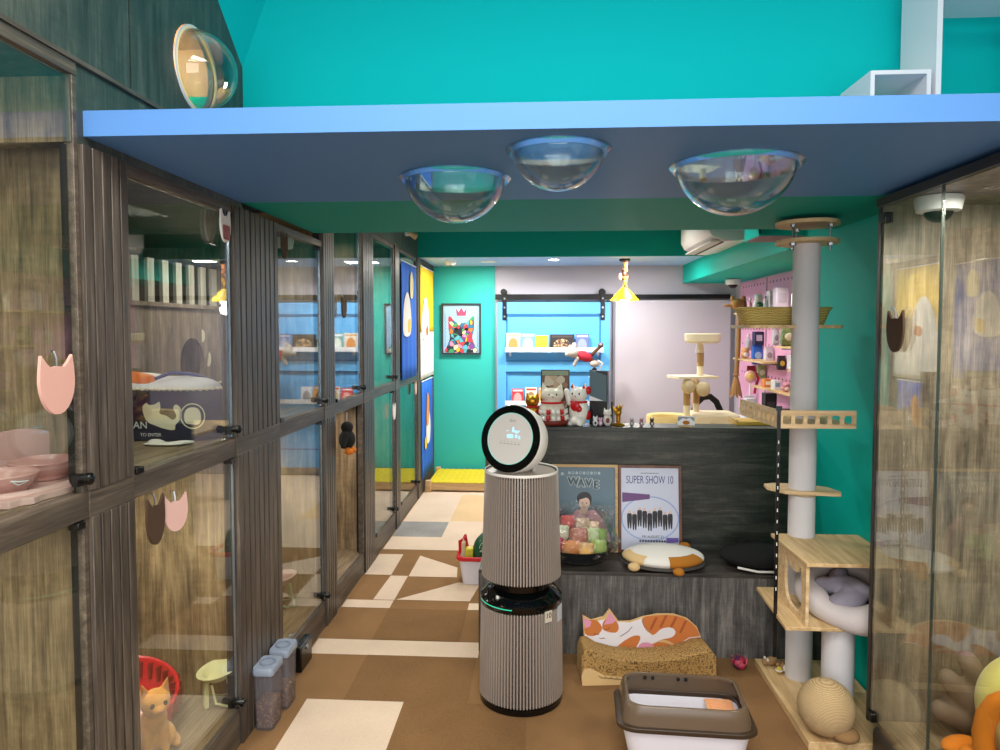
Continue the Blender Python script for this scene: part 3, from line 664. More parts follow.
d=MB(); d.cyl((.015,.0,1.03),(.012,0,1.10),.035,.045,24); d.build('neck',STEEL,t)
# stickers
def onbody(az,z,r):
    a=R(az); o=Vector((r*math.sin(a),-r*math.cos(a),z)); return frame(o,(math.cos(a),math.sin(a),0),(0,0,1))
d=MB(); Mq=onbody(41,.435,.1895); d.box(-.02,.02,-.025,.025,-.002,.001,Mq); k=d.build('sticker',mat('beige_sticker','#c9bfae',.5),t,label='beige sticker reading 10')
MB().text('10',.034,Mq@T_(0,.004,.0014)).build('lettering',BLACKP,k)
d=MB(); Mq=onbody(68,.425,.1895); d.box(-.024,.024,-.034,.034,-.002,.001,Mq); k=d.build('sticker',mat('pale_sticker','#c3c7cc',.4),t,label='pale spec sticker')

# ---------------------------------------------------------------- counter and bench
t=thing('reception_counter','dark wood-grain reception counter along the back of the bench','counter',(.59,3.98,0))
MB().box(-.91,.91,0,.18,0,1.115).build('body',W_COUNT,t)
MB().box(-.91,.91,-.001,.19,1.115,1.138).build('countertop',W_COUNT,t,bevel=.002)
t=thing('bench','dark grey wood bench built in front of the counter','bench',(.59,3.575,0))
MB().box(-.91,.91,.002,.403,0,.42).build('body',W_BENCH,t); MB().box(-.91,.91,0,.403,.42,.438).build('seat_board',W_BENCHTOP,t,bevel=.002)
MB().box(-.914,-.91,0,.403,0.,.438).build('end_panel',W_COUNT,t)
# posters
def poster(lab,x0,x1,z0,h,lean,fm,pm):
    w=x1-x0; t=thing('poster_frame',lab,'poster',((x0+x1)/2,3.905,z0))
    M=Matrix.Rotation(-R(lean),4,'X')@frame((0,0,0),(1,0,0),(0,0,1))
    fr=.016; b=MB()
    b.plate([[(-w/2,0),(w/2,0),(w/2,h),(-w/2,h)],[(-w/2+fr,fr),(w/2-fr,fr),(w/2-fr,h-fr),(-w/2+fr,h-fr)]],.018,M,0); b.build('frame',fm,t,bevel=.002)
    b=MB(); b.box(-w/2+fr,w/2-fr,fr,h-fr,.002,.008,M); b.build('sheet',pm,t)
    return t,M@T_(0,0,.0082)
SLATE=mat('slate_print','#5a7484',.35,var=.1,vscale=4); 
t,M=poster('slate blue poster of a pink-jacketed person under bubble letters in light wood frame',.06,.438,.44,.49,7,PINE,SLATE)
PINKP=mat('pink_print','#e3a6b4',.4,var=.12,vscale=12); SKIN=mat('skin_print','#e6c2ad',.4); HAIR=mat('dark_hair_print','#1d1a1c',.4)
b=MB(); b.plate([smoothpts([(-.10,.02),(-.11,.13),(-.075,.195),(-.04,.235),(.0,.215),(.05,.235),(.09,.195),(.125,.14),(.13,.02)],4)],.0006,M); b.build('pink_jacket_print',PINKP,t)
b=MB(); b.plate([circ(.0,.272,.030,.04)],.0006,M,.0006); b.plate([[(-.02,.21),(.02,.21),(.018,.25),(-.018,.25)]],.0006,M,.0006); b.plate([circ(-.01,.222,.02,.022)],.0006,M,.0008); b.build('face_print',SKIN,t)
b=MB(); b.plate([smoothpts([(-.036,.262),(-.042,.305),(-.02,.33),(.018,.332),(.040,.306),(.036,.262),(.029,.288),(.012,.302),(-.01,.296),(-.029,.288)],4)],.0006,M,.0013); b.build('hair_print',HAIR,t)
b=MB(); 
for x in (-.011,.012): b.plate([circ(x,.272,.006,.0025,12)],.0004,M,.0014)
b.plate([circ(0,.25,.007,.002,12)],.0004,M,.0014); b.build('facial_features_print',HAIR,t)
for w_,s_,nm,mm in ((1.06,.064,'letter_outline',mat('white_print','#e6e8ea',.4)),(1,.055,'letters',mat('letter_fill','#6f8794',.4))):
    pass
b=MB()
for k,ch in enumerate('WAVE'):
    for dx,dy in ((.004,0),(-.004,0),(0,.004),(0,-.004),(.003,.003),(-.003,-.003),(.003,-.003),(-.003,.003)):
        b.text(ch,.066,M@T_(-.062+.043*k+dx*1.7,.392-(.006 if k%2 else 0)-.004*k+dy,.0008),.0004,sx=.9)
b.build('letter_outline',bpy.data.materials['white_print'],t)
b=MB()
for k,ch in enumerate('WAVE'):
    for dx in (-.0022,0,.0022):
        for dy in (-.0022,.0022): b.text(ch,.066,M@T_(-.062+.043*k+dx,.392-(.006 if k%2 else 0)-.004*k+dy,.0016+.0001*dx),.0004,sx=.9)
b.build('letters',bpy.data.materials['letter_fill'],t)
b=MB()
for k in range(9): b.plate([circ(-.085+.021*k,.441,.008,.009,14),circ(-.085+.021*k,.441,.0045,.0055,14)] if k%2 else [rrect(-.092+.021*k,-.078+.021*k,.433,.449,.003)],.0004,M,.0006)
b.plate([circ(-.125,.435,.009)],.0004,M,.0006); b.build('small_script',mat('grey_blue_print','#a9bbc4',.4),t)
LAV=mat('lavender_print','#d3d6ea',.3,var=.06,vscale=3)
t,M=poster('lavender concert poster with a dark suited group in brown wood frame',.440,.795,.44,.49,7,wood('red_brown_frame','#4b2a1c','#6d402b','#8a5a3c','z',.4),LAV)
b=MB(); b.text('SUPER SHOW 10',.062,M@T_(-.0,.405,.0004),.0004,sx=.58); b.build('title_lettering',mat('indigo_print','#3f3f86',.4),t)
b=MB(); b.text('FRI AUGUST 22',.021,M@T_(.015,.088,.0004),.0004,sx=.85); b.build('date_lettering',HAIR,t)
b=MB()
for k in range(10): b.box(-.06+.0152*k,-.049+.0152*k,.06,.07,.0002,.0008,M)
for k in range(12): b.box(-.05+.0085*k,-.0445+.0085*k,.442,.446,.0002,.0008,M)
b.build('small_script',HAIR,t)
b=MB(); b.plate([[(-.155,.28),(.0,.30),(.0,.325),(-.155,.335)]],.0004,M,.0003); b.build('purple_band_print',mat('plum_print','#6d3f7e',.4),t)
b=MB(); b.plate([[(.09,.055),(.158,.06),(.158,.085),(.09,.085)]],.0004,M,.0003); b.build('violet_band_print',mat('violet_print','#6a55a8',.4),t)
b=MB(); b.plate([circ(.0,.19,.163,.125,48),circ(.0,.19,.155,.118,48)],.0004,M,.0002); b.build('ring_print',mat('pale_blue_print','#9fb0dd',.4),t)
b=MB()
for k in range(9):
    x=-.115+.0285*k; z=.125+.012*(abs(k-4)%3)+.004*(k%2); hh=.115-.004*abs(k-4)
    b.plate([smoothpts([(x-.010,z+.0),(x-.0138,z+hh*.6),(x-.010,z+hh*.82),(x+.010,z+hh*.82),(x+.0138,z+hh*.6),(x+.010,z),(x+.003,z),(x,z+hh*.35),(x-.003,z)],2)],.0004,M,.0004+.0001*(k%2))
b.build('suited_group_print',mat('suit_print','#2b2529',.5,var=.4,vscale=25),t)
b=MB()
for k in range(9):
    x=-.115+.0285*k; z=.125+.012*(abs(k-4)%3)+.004*(k%2); hh=.115-.004*abs(k-4); b.plate([circ(x,z+hh*.9,.007,.009,14)],.0004,M,.0008)
b.build('faces_print',SKIN,t)
# bowl of wrapped plush
t=thing('wrapped_gift_bowl','bowl of colourful plush balls wrapped in clear film before the slate poster','gift basket',(.205,3.745,.438))
t.scale=(1.15,.95,1.12)
MB().lathe([(.001,0),(.08,0),(.13,.03),(.165,.075),(.17,.08),(.16,.078),(.12,.035),(.001,.012)],40).build('bowl',mat('dark_glass_bowl','#23282a',.15),t)
PC=['#d83a7b','#e99b5c','#e8b46a','#a9c46a','#dfe3c4','#b86b52','#c7d7a0','#8aa0b4','#e46a6a','#cfb49a','#9dbf5d','#f0c9a8']
PM=[mat('plush_colour_%s'%'abcdefghijkl'[i],c,.9,bump=.4,bscale=150) for i,c in enumerate(PC)]
rr=random.Random(3); 
for i,(x,y,z,r) in enumerate([(-.11,-.06,.09,.04),(-.04,-.10,.085,.042),(.03,-.11,.08,.04),(.09,-.07,.085,.04),(-.08,-.02,.14,.04),(0,-.05,.13,.045),(.06,-.02,.13,.04),(-.12,.0,.17,.034),(-.05,.04,.18,.035),(.02,.03,.17,.036),(.1,.02,.12,.036),(.07,.06,.15,.033)]):
    m=MB(); m.ell((x,y,z),r,seg=16,rings=10); m.ell((x-r*.6,y-r*.2,z+r*.7),r*.35,seg=10,rings=7); m.ell((x+r*.6,y-r*.2,z+r*.7),r*.35,seg=10,rings=7); m.build('plush_ball',PM[i],t)
b=MB(); seg=48; rings=[]
for z,r,w in ((.01,.125,0),(.06,.175,.01),(.11,.185,.018),(.17,.16,.022),(.22,.13,.026),(.26,.14,.035)):
    rings.append([((r+w*math.sin(7*a+z*30)+.5*w*math.sin(13*a))*math.cos(a),(r*.85+w*math.sin(5*a))*math.sin(a),z+(.25*w*math.sin(9*a) if z>.2 else 0)) for a in [2*PI*i/seg for i in range(seg)]])
b.loft(rings,False,False).build('clear_film',FILM,t)
# white cow cushion and black cushion
CUSHW=mat('white_plush','#e6e1da',.95,bump=.3,bscale=160,sheen=.2); 
t=thing('seat_cushion','round white cat-shaped seat cushion with brown and cream patches on the bench','cushion',(.655,3.71,.438))
MB().ell((0,0,.05),(.215,.165,.047),seg=40,rings=16).build('body',CUSHW,t)
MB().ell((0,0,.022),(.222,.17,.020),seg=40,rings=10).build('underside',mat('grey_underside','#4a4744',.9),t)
def onell(u0,u1,v0,v1,grow=1.015):
    b=MB(); g=[]
    for j in range(9):
        row=[]
        for i in range(13):
            a=R(u0+(u1-u0)*i/12); e=R(v0+(v1-v0)*j/8); row.append(b.bm.verts.new((.215*grow*math.cos(e)*math.cos(a),.165*grow*math.cos(e)*math.sin(a),.05+.047*grow*math.sin(e)+.0008)))
        g.append(row)
    for j in range(8):
        for i in range(12): b._f([g[j][i],g[j][i+1],g[j+1][i+1],g[j+1][i]])
    return b
BROWNP=mat('caramel_plush','#b06f1c',.95,bump=.3,bscale=160); CRM=mat('cream_plush','#d9b985',.95,bump=.3,bscale=160)
onell(-88,-28,-25,42).build('brown_patch',BROWNP,t); onell(-185,-125,-25,38).build('cream_patch',CRM,t)
MB().ell((.05,-.17,.022),(.03,.035,.02)).build('paw',BROWNP,t); MB().ell((-.17,-.125,.028),(.032,.03,.022)).build('paw',CRM,t); MB().ell((.14,.13,.06),(.034,.028,.025)).build('ear',BROWNP,t)
t=thing('seat_cushion','round black seat cushion on the bench behind the wooden cat cube','cushion',(1.16,3.73,.438))
BLKF=mat('black_fleece','#060606',.95,bump=.3,bscale=160)
MB().ell((0,0,.055),(.20,.16,.055),seg=36,rings=14).build('body',BLKF,t); MB().tube([(-.14,-.125,.028),(-.05,-.158,.02),(.05,-.16,.02),(.14,-.12,.03)],.006,8).build('white_edge',WHT,t); MB().ell((-.05,.09,.098),(.04,.03,.022)).build('ear',BLKF,t)

# ---------------------------------------------------------------- things on the counter
ZC=1.138
CER=mat('cream_ceramic','#e6dfcf',.2,coat=.4); CERW=mat('white_ceramic','#efece6',.2,coat=.4); REDC=mat('red_ceramic','#c3161c',.25); GOLD=mat('gold','#c8922c',.28,.9)
def luckycat(name,lab,loc,s,rz,body,fat=1):
    t=thing(name,lab,'lucky cat figurine',(loc[0],loc[1]-.06,loc[2]),rz)
    b=MB(); b.ell((0,0,.085*s),(.062*s*fat,.055*s*fat,.085*s)); b.ell((0,-.006*s,.185*s),(.055*s*fat,.05*s,.048*s)); b.ell((0,-.03*s,.03*s),(.055*s*fat,.05*s,.03*s))
    for q in (1,-1): b.ell((q*.03*s,-.052*s,.012*s),(.02*s,.025*s,.013*s))
    for q in (1,-1): b.loft([[(q*(.018)*s,-.015*s,.222*s),(q*.052*s*fat,-.015*s,.205*s),(q*.05*s*fat,.012*s,.205*s),(q*.02*s,.012*s,.22*s)],[(q*.042*s*fat,-.004*s,.258*s),(q*.046*s*fat,-.004*s,.257*s),(q*.046*s*fat,0,.257*s),(q*.042*s*fat,0,.258*s)]])
    b.build('body',body,t,voxel=.005*max(1,s),soft=2)
    for q in (1,-1): MB().ell((q*.022*s,-.05*s,.192*s),(.005*s,.004*s,.008*s),seg=10,rings=8).build('eye',BLACKP,t)
    MB().ell((0,-.056*s,.178*s),(.005*s,.004*s,.004*s),seg=8,rings=6).build('nose',REDC,t)
    MB().torus((0,-.003*s,.142*s),.048*s*fat,.007*s,None,28,8).build('collar',REDC,t)
    return t
t=luckycat('lucky_cat','white lucky cat figurine with red spots and red bib on the counter',(.222,4.13,ZC),.97,R(-25),CERW)
MB().cap((-.05,-.02,.13),(-.065,-.03,.2),.018,.016).build('raised_arm',CERW,t)
for c,r in (((.056,.006,.205),(.016,.02,.026)),((.055,.01,.06),(.015,.026,.03)),((-.002,-.052,.115),(.03,.014,.03)),((.02,-.05,.1),(.02,.014,.02))): MB().ell(c,r,seg=16,rings=10).build('red_spot',REDC,t)
for q in (1,-1): MB().plate([[(-.010,0),(.010,0),(.002,.024)]],.001,frame((q*.036,-.0165,.217),(1,0,0),(0,.1,1))).build('red_ear',REDC,t)
t=luckycat('lucky_cat','fat cream lucky cat figurine carrying a heap of tiny white kittens',(.065,4.13,ZC),.94,R(5),CER,1.35)
for k in range(18):
    a=R(-170+20*(k%9)); zz=.045+.035*(k//9); rad=.085-.006*(k//9)
    m=MB(); c=(rad*math.cos(a),rad*.85*math.sin(a)-.01,zz); m.ell(c,(.014,.013,.014),seg=10,rings=8)
    for q in (1,-1): m.ell((c[0]+q*.008,c[1],c[2]+.013),(.004,.004,.007),seg=8,rings=6)
    m.build('kitten_figure',CERW if k%3 else REDC,t)
MB().torus((0,-.0,.018),.08,.016,None,30,8,ry=.85).build('brown_skirt',mat('red_brown_skirt','#7b2b1e',.4),t)
t=luckycat('gold_figurine','small gold lucky cat beside the fat cream one on the counter',(-.05,4.14,ZC),.75,0,GOLD)
MB().ell((0,-.045,.07),(.02,.01,.03),seg=14,rings=8).build('gold_coin',GOLD,t)
t=thing('photo_frame','brown collage photo frame standing behind the fat lucky cat','photo frame',(.085,4.125,ZC),R(2))
MB().box(-.085,.085,0,.02,0,.32).build('frame',mat('frame_black','#2b2622',.4),t,bevel=.003); MB().box(-.078,.078,-.002,0,.01,.285).build('picture',patches('brown_collage',['#5a3a28','#8a6a4c','#3d2b22','#b9a184','#6f4a38','#c9bca6'],26),t); MB().box(-.078,.078,-.003,0,.287,.315).build('title_strip',mat('green_grey_strip','#8d9a80',.5),t)
t=thing('display_box','tall black box with a slate grey cover card right of the white lucky cat','box',(.345,4.115,ZC),R(-14))
MB().box(-.055,.05,-.02,.05,0,.315).build('box',BLACKP,t,bevel=.002); MB().plate([[(-.055,.17),(.045,.135),(.045,.29),(-.055,.325)]],.004,frame((0,-.021,0),(1,0,0),(0,0,1))).build('cover_card',mat('slate_card','#4d6670',.4),t); MB().plate([[(-.055,.17),(.03,.14),(-.055,.14)]],.005,frame((0,-.0215,0),(1,0,0),(0,0,1))).build('white_corner',WHITE,t)
def mini(lab,x,y,h,m,m2=None,grp='tiny cat figurines on the counter'):
    t=thing('cat_figurine',lab,'figurine',(x,y-.02,ZC),0,grp)
    b=MB(); b.ell((0,0,h*.35),(h*.26,h*.24,h*.35),seg=14,rings=10); b.ell((0,-.02*h,h*.75),(h*.24,h*.22,h*.2),seg=14,rings=10)
    for q in (1,-1): b.loft([[(q*.05*h,-.03*h,.9*h),(q*.22*h,-.03*h,.84*h),(q*.2*h,.04*h,.84*h),(q*.06*h,.04*h,.9*h)],[(q*.17*h,0,1.06*h),(q*.19*h,0,1.06*h),(q*.19*h,.01*h,1.06*h),(q*.17*h,.01*h,1.06*h)]])
    b.build('body',m,t)
    MB().ell((0,-.19*h,.35*h),(.12*h,.1*h,.16*h),seg=10,rings=8).build('chest_patch',m2 or WHITE,t)
    return t
PINKF=mat('pink_figurine','#d9a9c4',.4); GRYF=mat('grey_figurine','#8d8a90',.4); BLF=mat('black_figurine','#1b191a',.4)
mini('white black-patched tiny cat figurine touching the foot of the black box',.315,4.04,.058,WHITE,BLF)
mini('lilac pink tiny cat figurine beside the black patched one',.345,4.05,.05,PINKF)
mini('black tiny cat figurine with pale chest left of the gold winged figure',.375,4.06,.05,BLF,mat('cream_figurine','#e2d6ae',.4))
mini('taller brown and white tiny figurine behind the small ones before the black box',.385,4.05,.10,mat('white_figurine','#dcd6d2',.4),mat('brown_figurine','#7b3d33',.4))
mini('grey tiny cat figurine, left of three in the open middle of the counter',.525,4.05,.048,GRYF)
mini('white and pink tiny cat figurine, middle of three in the open counter stretch',.58,4.05,.048,mat('rose_figurine','#9a6f74',.4))
mini('black tiny cat figurine, right of three next to the small cat card',.64,4.05,.05,BLF)
t=thing('pen_stand','thin dark upright stick standing left of the gold figurine','stand',(.415,4.10,ZC)); MB().cyl((0,0,0),(0,0,.008),.018).build('base',BLACKP,t); MB().cyl((0,0,.008),(.004,0,.135),.008,.006).build('stick',mat('dark_slate','#2d353d',.4),t)
t=thing('gold_figurine','antique gold winged cat statuette on round base on the counter','figurine',(.45,4.05,ZC))
MB().lathe([(.001,0),(.038,0),(.04,.006),(.028,.014),(.014,.02),(.001,.02)],24).build('base',GOLD,t)
MB().cap((0,0,.02),(.0,0,.06),.012,.014).ell((0,0,.075),(.02,.018,.02)).ell((0,0,.105),(.015,.015,.014)).cap((.01,0,.085),(.024,0,.12),.006,.004).cap((-.012,0,.085),(-.035,0,.115),.008,.003).cap((-.012,0,.07),(-.03,0,.095),.008,.003).build('statue',GOLD,t,voxel=.003,soft=1)
t=thing('cat_card','small white table card printed with a brown and grey cat','card',(.835,4.03,ZC),R(-5))
MB().box(-.048,.048,-.002,.004,.008,.062).build('card',WHITE,t); MB().box(-.04,.03,-.016,.012,0,.009).build('stand',PINE,t)
MB().plate([[(-.046,.03),(-.02,.05),(0,.045),(.02,.052),(.046,.03),(.046,.055),(-.046,.058)]],.001,frame((0,-.0025,0),(1,0,0),(0,0,1))).build('grey_patch',GRYF,t); MB().plate([circ(0,.024,.02,.012,18)],.001,frame((0,-.0025,0),(1,0,0),(0,0,1))).build('brown_patch',BROWNP,t)

# ---------------------------------------------------------------- floor things in front of the bench
TAN=speckle('scratched_cardboard','#b08b52','#5e4425',160,.56); CARD=bands('cardboard','#c09a62','#d6b47e','x',20,.9)
t=thing('cat_scratcher','curved cardboard cat scratcher with a sleeping orange cat painted on its backboard','cat scratcher',(.520,3.36,0),R(6))
prof=[(-.33,0),(-.33,.13),(-.315,.168),(-.285,.17),(-.24,.14),(-.15,.115),(.0,.105),(.15,.115),(.25,.145),(.30,.15),(.325,.12),(.33,0)]
MB().plate([smoothpts(prof,1)],.15,frame((0,.09,0),(1,0,0),(0,0,1)),0).build('scratch_pad',TAN,t,bevel=.006)
b=MB(); b.plate([smoothpts([(-.33,0),(-.333,.05),(-.32,.078),(-.29,.082),(-.26,.066),(-.22,.045),(-.1,.03),(.325,.028),(.325,0)],1)],.014,frame((0,-.062,0),(1,0,0),(0,0,1))); b.build('front_panel',mat('kraft_print','#d3b27c',.8,var=.05),t,bevel=.002)
b=MB()
for k in range(7): b.tube([(-.25+.028*k,-.0772,.048-.003*k),(-.235+.028*k,-.0772,.038-.003*k),(-.215+.028*k,-.0772,.036-.003*k)],.0016,6)
b.build('claw_lines',mat('brown_line','#7b5a38',.8),t)
F=frame((0,.108,0),(1,0,0),(0,0,1)); OR=mat('ginger_print','#c9763a',.6); ORD=mat('dark_ginger_print','#a9562a',.6); WP=mat('white_fur_print','#e6e2e8',.6); PKP=mat('pink_ear_print','#dd96b0',.6); ORE=mat('plywood_edge_print','#d9b27c',.7)
body=[(-.27,.0),(-.29,.13),(-.295,.20),(-.30,.27),(-.255,.245),(-.22,.255),(-.195,.26),(-.165,.30),(-.125,.245),(-.12,.235),(-.06,.235),(0,.255),(.08,.27),(.16,.268),(.23,.245),(.28,.20),(.30,.15),(.31,.1),(.31,0)]
b=MB(); b.plate([body],.012,F); b.build('backboard',ORE,t)
b=MB(); b.plate([[(-.265,.05),(-.285,.13),(-.29,.2),(-.25,.235),(-.18,.25),(-.125,.235),(-.06,.23),(0,.25),(.02,.2),(.05,.16),(.12,.05)]],.001,F,.012); b.build('white_fur',WP,t)
b=MB(); b.plate([smoothpts([(.0,.25),(.08,.264),(.16,.262),(.225,.24),(.275,.197),(.295,.15),(.303,.1),(.2,.1),(.14,.13),(.09,.145),(.05,.17),(.02,.19)],3)],.001,F,.012); b.plate([smoothpts([(-.288,.18),(-.284,.238),(-.235,.247),(-.203,.21),(-.215,.18),(-.25,.165)],3)],.001,F,.0135); b.plate([smoothpts([(-.202,.21),(-.185,.25),(-.135,.243),(-.118,.205),(-.135,.18),(-.185,.19)],3)],.001,F,.0135)
b.plate([smoothpts([(-.13,.1),(-.06,.155),(-.01,.16),(-.02,.12),(-.05,.09)],3)],.001,F,.0135); b.plate([smoothpts([(.06,.125),(.13,.12),(.16,.09),(.06,.09)],3)],.001,F,.0135); b.build('ginger_fur',OR,t)
b=MB(); b.plate([[(-.288,.205),(-.295,.26),(-.256,.24),(-.262,.215)]],.001,F,.0145); b.plate([[(-.193,.222),(-.164,.288),(-.133,.242),(-.15,.228)]],.001,F,.0145); b.build('pink_ears',PKP,t)
b=MB(); b.plate([smoothpts([(-.02,.09),(0,.125),(.05,.12),(.06,.09)],3)],.001,F,.0137); b.build('pink_patch',PKP,t)
b=MB(); b.plate([smoothpts([(.0,.15),(.06,.165),(.10,.195),(.15,.2),(.17,.175),(.15,.15),(.1,.14),(.05,.12)],4)],.001,F,.0137); b.tube([(.12,.108,.012),(.17,.108,.1)],.0005,4) if False else None
b.build('white_tail_tip',WP,t)
b=MB()
for x,z in ((.06,.225),(.11,.235),(.16,.225),(.21,.205)): b.plate([[(x-.022,z-.03),(x-.012,z-.035),(x+.02,z+.028),(x+.006,z+.03)]],.001,F,.0135)
b.build('stripes',ORD,t)
b=MB(); 
for p in ([(-.245,.178),(-.225,.172),(-.215,.176)],[(-.19,.196),(-.172,.2),(-.162,.208)],[(-.215,.155),(-.205,.15),(-.195,.155),(-.187,.15)],[(-.11,.16),(-.07,.185),(-.05,.21)]): b.tube([F@Vector((x,z,.0142)) for x,z in p],.0014,6)
b.build('face_lines',mat('dark_line','#5a2a20',.7),t)
b=MB().tube([F@Vector((x,z,.0142)) for x,z in ((.12,.1),(.17,.095),(.2,.12),(.24,.145),(.295,.15))],.002,6); b.build('white_line',WP,t)
# litter box
LW=mat('litter_white','#e6e4ee',.35); 
BRT=glassmat('brown_translucent','#6b533e',.06,.5,.15,3)
m,nt,b_=newmat('smoky_brown_plastic'); b_.inputs['Base Color'].default_value=lin('#6a5846'); b_.inputs['Roughness'].default_value=.25; b_.inputs['Alpha'].default_value=.86; BRT=m
t=thing('litter_box','white cat litter box with smoky brown hood rim in the foreground','litter box',(.565,2.735,0),R(-3)); t.scale=(1.04,.68,1.0)
def rr3(w,d,r,z,dx=0,dy=0): return [(x+dx,y+dy,z) for x,y in rrect(-w,w,-d,d,r,7)]
MB().loft([rr3(.195,.175,.06,0),rr3(.2,.18,.06,.01),rr3(.232,.21,.07,.17),rr3(.224,.202,.066,.17),rr3(.19,.17,.055,.02)]).build('pan',LW,t)
b=MB(); b.loft([rr3(.25,.228,.08,.168),rr3(.254,.232,.08,.172),rr3(.254,.232,.08,.186),rr3(.244,.222,.076,.19),rr3(.222,.2,.066,.188),rr3(.222,.2,.066,.168)],closed=True); b.build('lip',mat('dark_brown_plastic','#3b2d20',.35),t,bevel=.002)
b=MB(); b.loft([rr3(.236,.215,.075,.188),rr3(.230,.209,.075,.225),rr3(.222,.201,.072,.258),rr3(.214,.193,.07,.266),rr3(.206,.185,.066,.264),rr3(.204,.183,.064,.256),rr3(.21,.19,.07,.248),rr3(.222,.2,.07,.225),rr3(.228,.207,.07,.188)],closed=True)
bmesh.ops.bisect_plane(b.bm,geom=b.bm.verts[:]+b.bm.edges[:]+b.bm.faces[:],plane_co=(.225,0,.2),plane_no=(.9,0,.45),clear_outer=False)
b.build('hood_rim',BRT,t,ang=60)
for x in (-.13,-.10,.0,.03): MB().box(x-.006,x+.006,.168,.180,.243,.254).build('clip',BLACKP,t)
b=MB(); b.box(.10,.205,-.16,.16,.172,.178)
for k in range(14): b.box(.11,.195,-.15+.0225*k,-.14+.0225*k,.178,.183)
b.build('step_grid',mat('peach_plastic','#eeb284',.4),t)
# small toys
t=thing('toy_ball','small crinkly red and purple toy ball by the bench foot','toy',(.995,3.46,0))
b=MB(); b.ell((0,0,.032),.032,seg=18,rings=12); b.build('ball',patches('red_purple',['#7b1228','#b3283a','#5a2358','#c24a5a','#2a1220'],40),t)
for k in range(6): MB().tube([(.03*math.cos(k),.03*math.sin(k),.03),(.042*math.cos(k+.3),.042*math.sin(k+.3),.045),(.036*math.cos(k+.6),.036*math.sin(k+.6),.06)],.004,6).build('ribbon',mat('pink_ribbon','#b0486a',.4) if k==0 else bpy.data.materials['pink_ribbon'],t)
def mouse(lab,loc,rz,m,m2):
    t=thing('toy_mouse',lab,'cat toy',loc,rz,'small fluffy toys on the tree base')
    MB().ell((0,0,.022),(.034,.022,.022)).ell((-.034,0,.018),(.018,.015,.014)).build('body',m,t,voxel=.004)
    for q in (1,-1): MB().ell((-.03,q*.013,.034),(.005,.009,.009),seg=10,rings=8).build('ear',m2,t)
    MB().tube([(.03,0,.015),(.05,.01,.01),(.065,0,.012)],.003,6).build('tail',m2,t)
TANF=mat('tan_plush','#9c7a52',.95,bump=.5,bscale=120); WHF=mat('white_fluff','#d9d3c8',.95,bump=.5,bscale=120)
mouse('tan fluffy toy mouse on the near end of the tree base beside the cord',(1.145,3.44,.036),R(15),TANF,WHF)
mouse('brown and cream fluffy toy mouse between two others on the tree base',(1.175,3.40,.036),R(70),mat('brown_plush','#6b4a30',.95),TANF)
mouse('white fluffy toy mouse against the rear post of the tree base',(1.20,3.36,.036),R(-30),WHF,TANF)
t=thing('toy_mouse','yellow toy ball piece lying among the fluffy toy mice','cat toy',(1.155,3.36,.036)); MB().ell((0,0,.016),.016,seg=14,rings=10).build('ball',mat('dull_yellow','#c9b24a',.6),t); MB().torus((0,0,.016),.0155,.003,None,20,6).build('band',WHITE,t)
# bucket on the aisle floor
t=thing('litter_bucket','white tub with red rim holding a green bag beyond the purifier','bucket',(-.39,4.62,0))
MB().loft([[(x*s,y*s,z) for x,y in rrect(-.15,.15,-.11,.11,.04)] for s,z in ((.84,0),(.87,.01),(1,.17),(.96,.17),(.84,.02))]).build('tub',LW,t)
b=MB(); pr=rrect(-.165,.165,-.125,.125,.05); b.loft([[(x*s,y*s,z) for x,y in pr] for s,z in ((1,.165),(1.03,.17),(1.03,.19),(1,.195),(.9,.192),(.9,.165))],closed=True); b.build('rim',RED,t,bevel=.002)
b=MB().tube([(-.15,.0,.19),(-.15,-.02,.27),(-.12,-.0,.3),(-.11,.02,.22)],.014,8).build('handle',RED,t)
t2=thing('green_bag','dark green patterned plastic bag stuffed in the white tub','bag',(-.37,4.62,.03))
MB().ell((0,0,.16),(.09,.08,.13)).ell((.01,.0,.25),(.06,.05,.05)).build('bag',mat('green_bag','#15553a',.35,var=.3,vscale=30),t2,voxel=.01,soft=2); MB().ell((-.005,-.07,.2),(.035,.02,.05)).build('white_flower_print',speckle('white_green','#15553a','#c9d8c8',60),t2)
t2=thing('yellow_bag','yellow and clear wrapped pouch in the white tub left of the green bag','pouch',(-.475,4.60,.03))
MB().box(-.03,.025,-.03,.03,0,.2).build('pouch',mat('yellow_pouch','#d8c83a',.4,var=.2,vscale=20),t2,bevel=.01); MB().box(-.055,-.03,-.03,.03,0,.24).build('clear_side',mat('pale_wrap','#d6c7a0',.3),t2,bevel=.008)
# yellow bench by back wall
t=thing('pet_bed','low yellow woven pet cot with wooden corner legs against the teal wall','pet bed',(-.85,7.47,0))
b=MB()
b=MB(); w=.32;d=.35
for i in range(20):
    x=-w+2*w*(i+.5)/20; b.box(x-.013,x+.013,-d,d,.095+.003*(i%2),.102+.003*(i%2))
for j in range(18):
    y=-d+2*d*(j+.5)/18; b.box(-w,w,y-.013,y+.013,.093+.004*(j%2),.100+.004*(j%2))
b.build('woven_top',mat('yellow_strap','#dcc61e',.7,var=.12,vscale=40),t)
MB().box(-w,w,-d,-d+.03,.02,.093).box(-w,w,d-.03,d,.04,.093).box(-w,-w+.03,-d,d,.04,.093).box(w-.03,w,-d,d,.04,.093).build('frame',PINE,t,bevel=.003)
for x in (-w,w):
    for y in (-d,d): MB().box(x-.028,x+.028,y-.028,y+.028,0,.125).build('leg',PINE,t,bevel=.006)

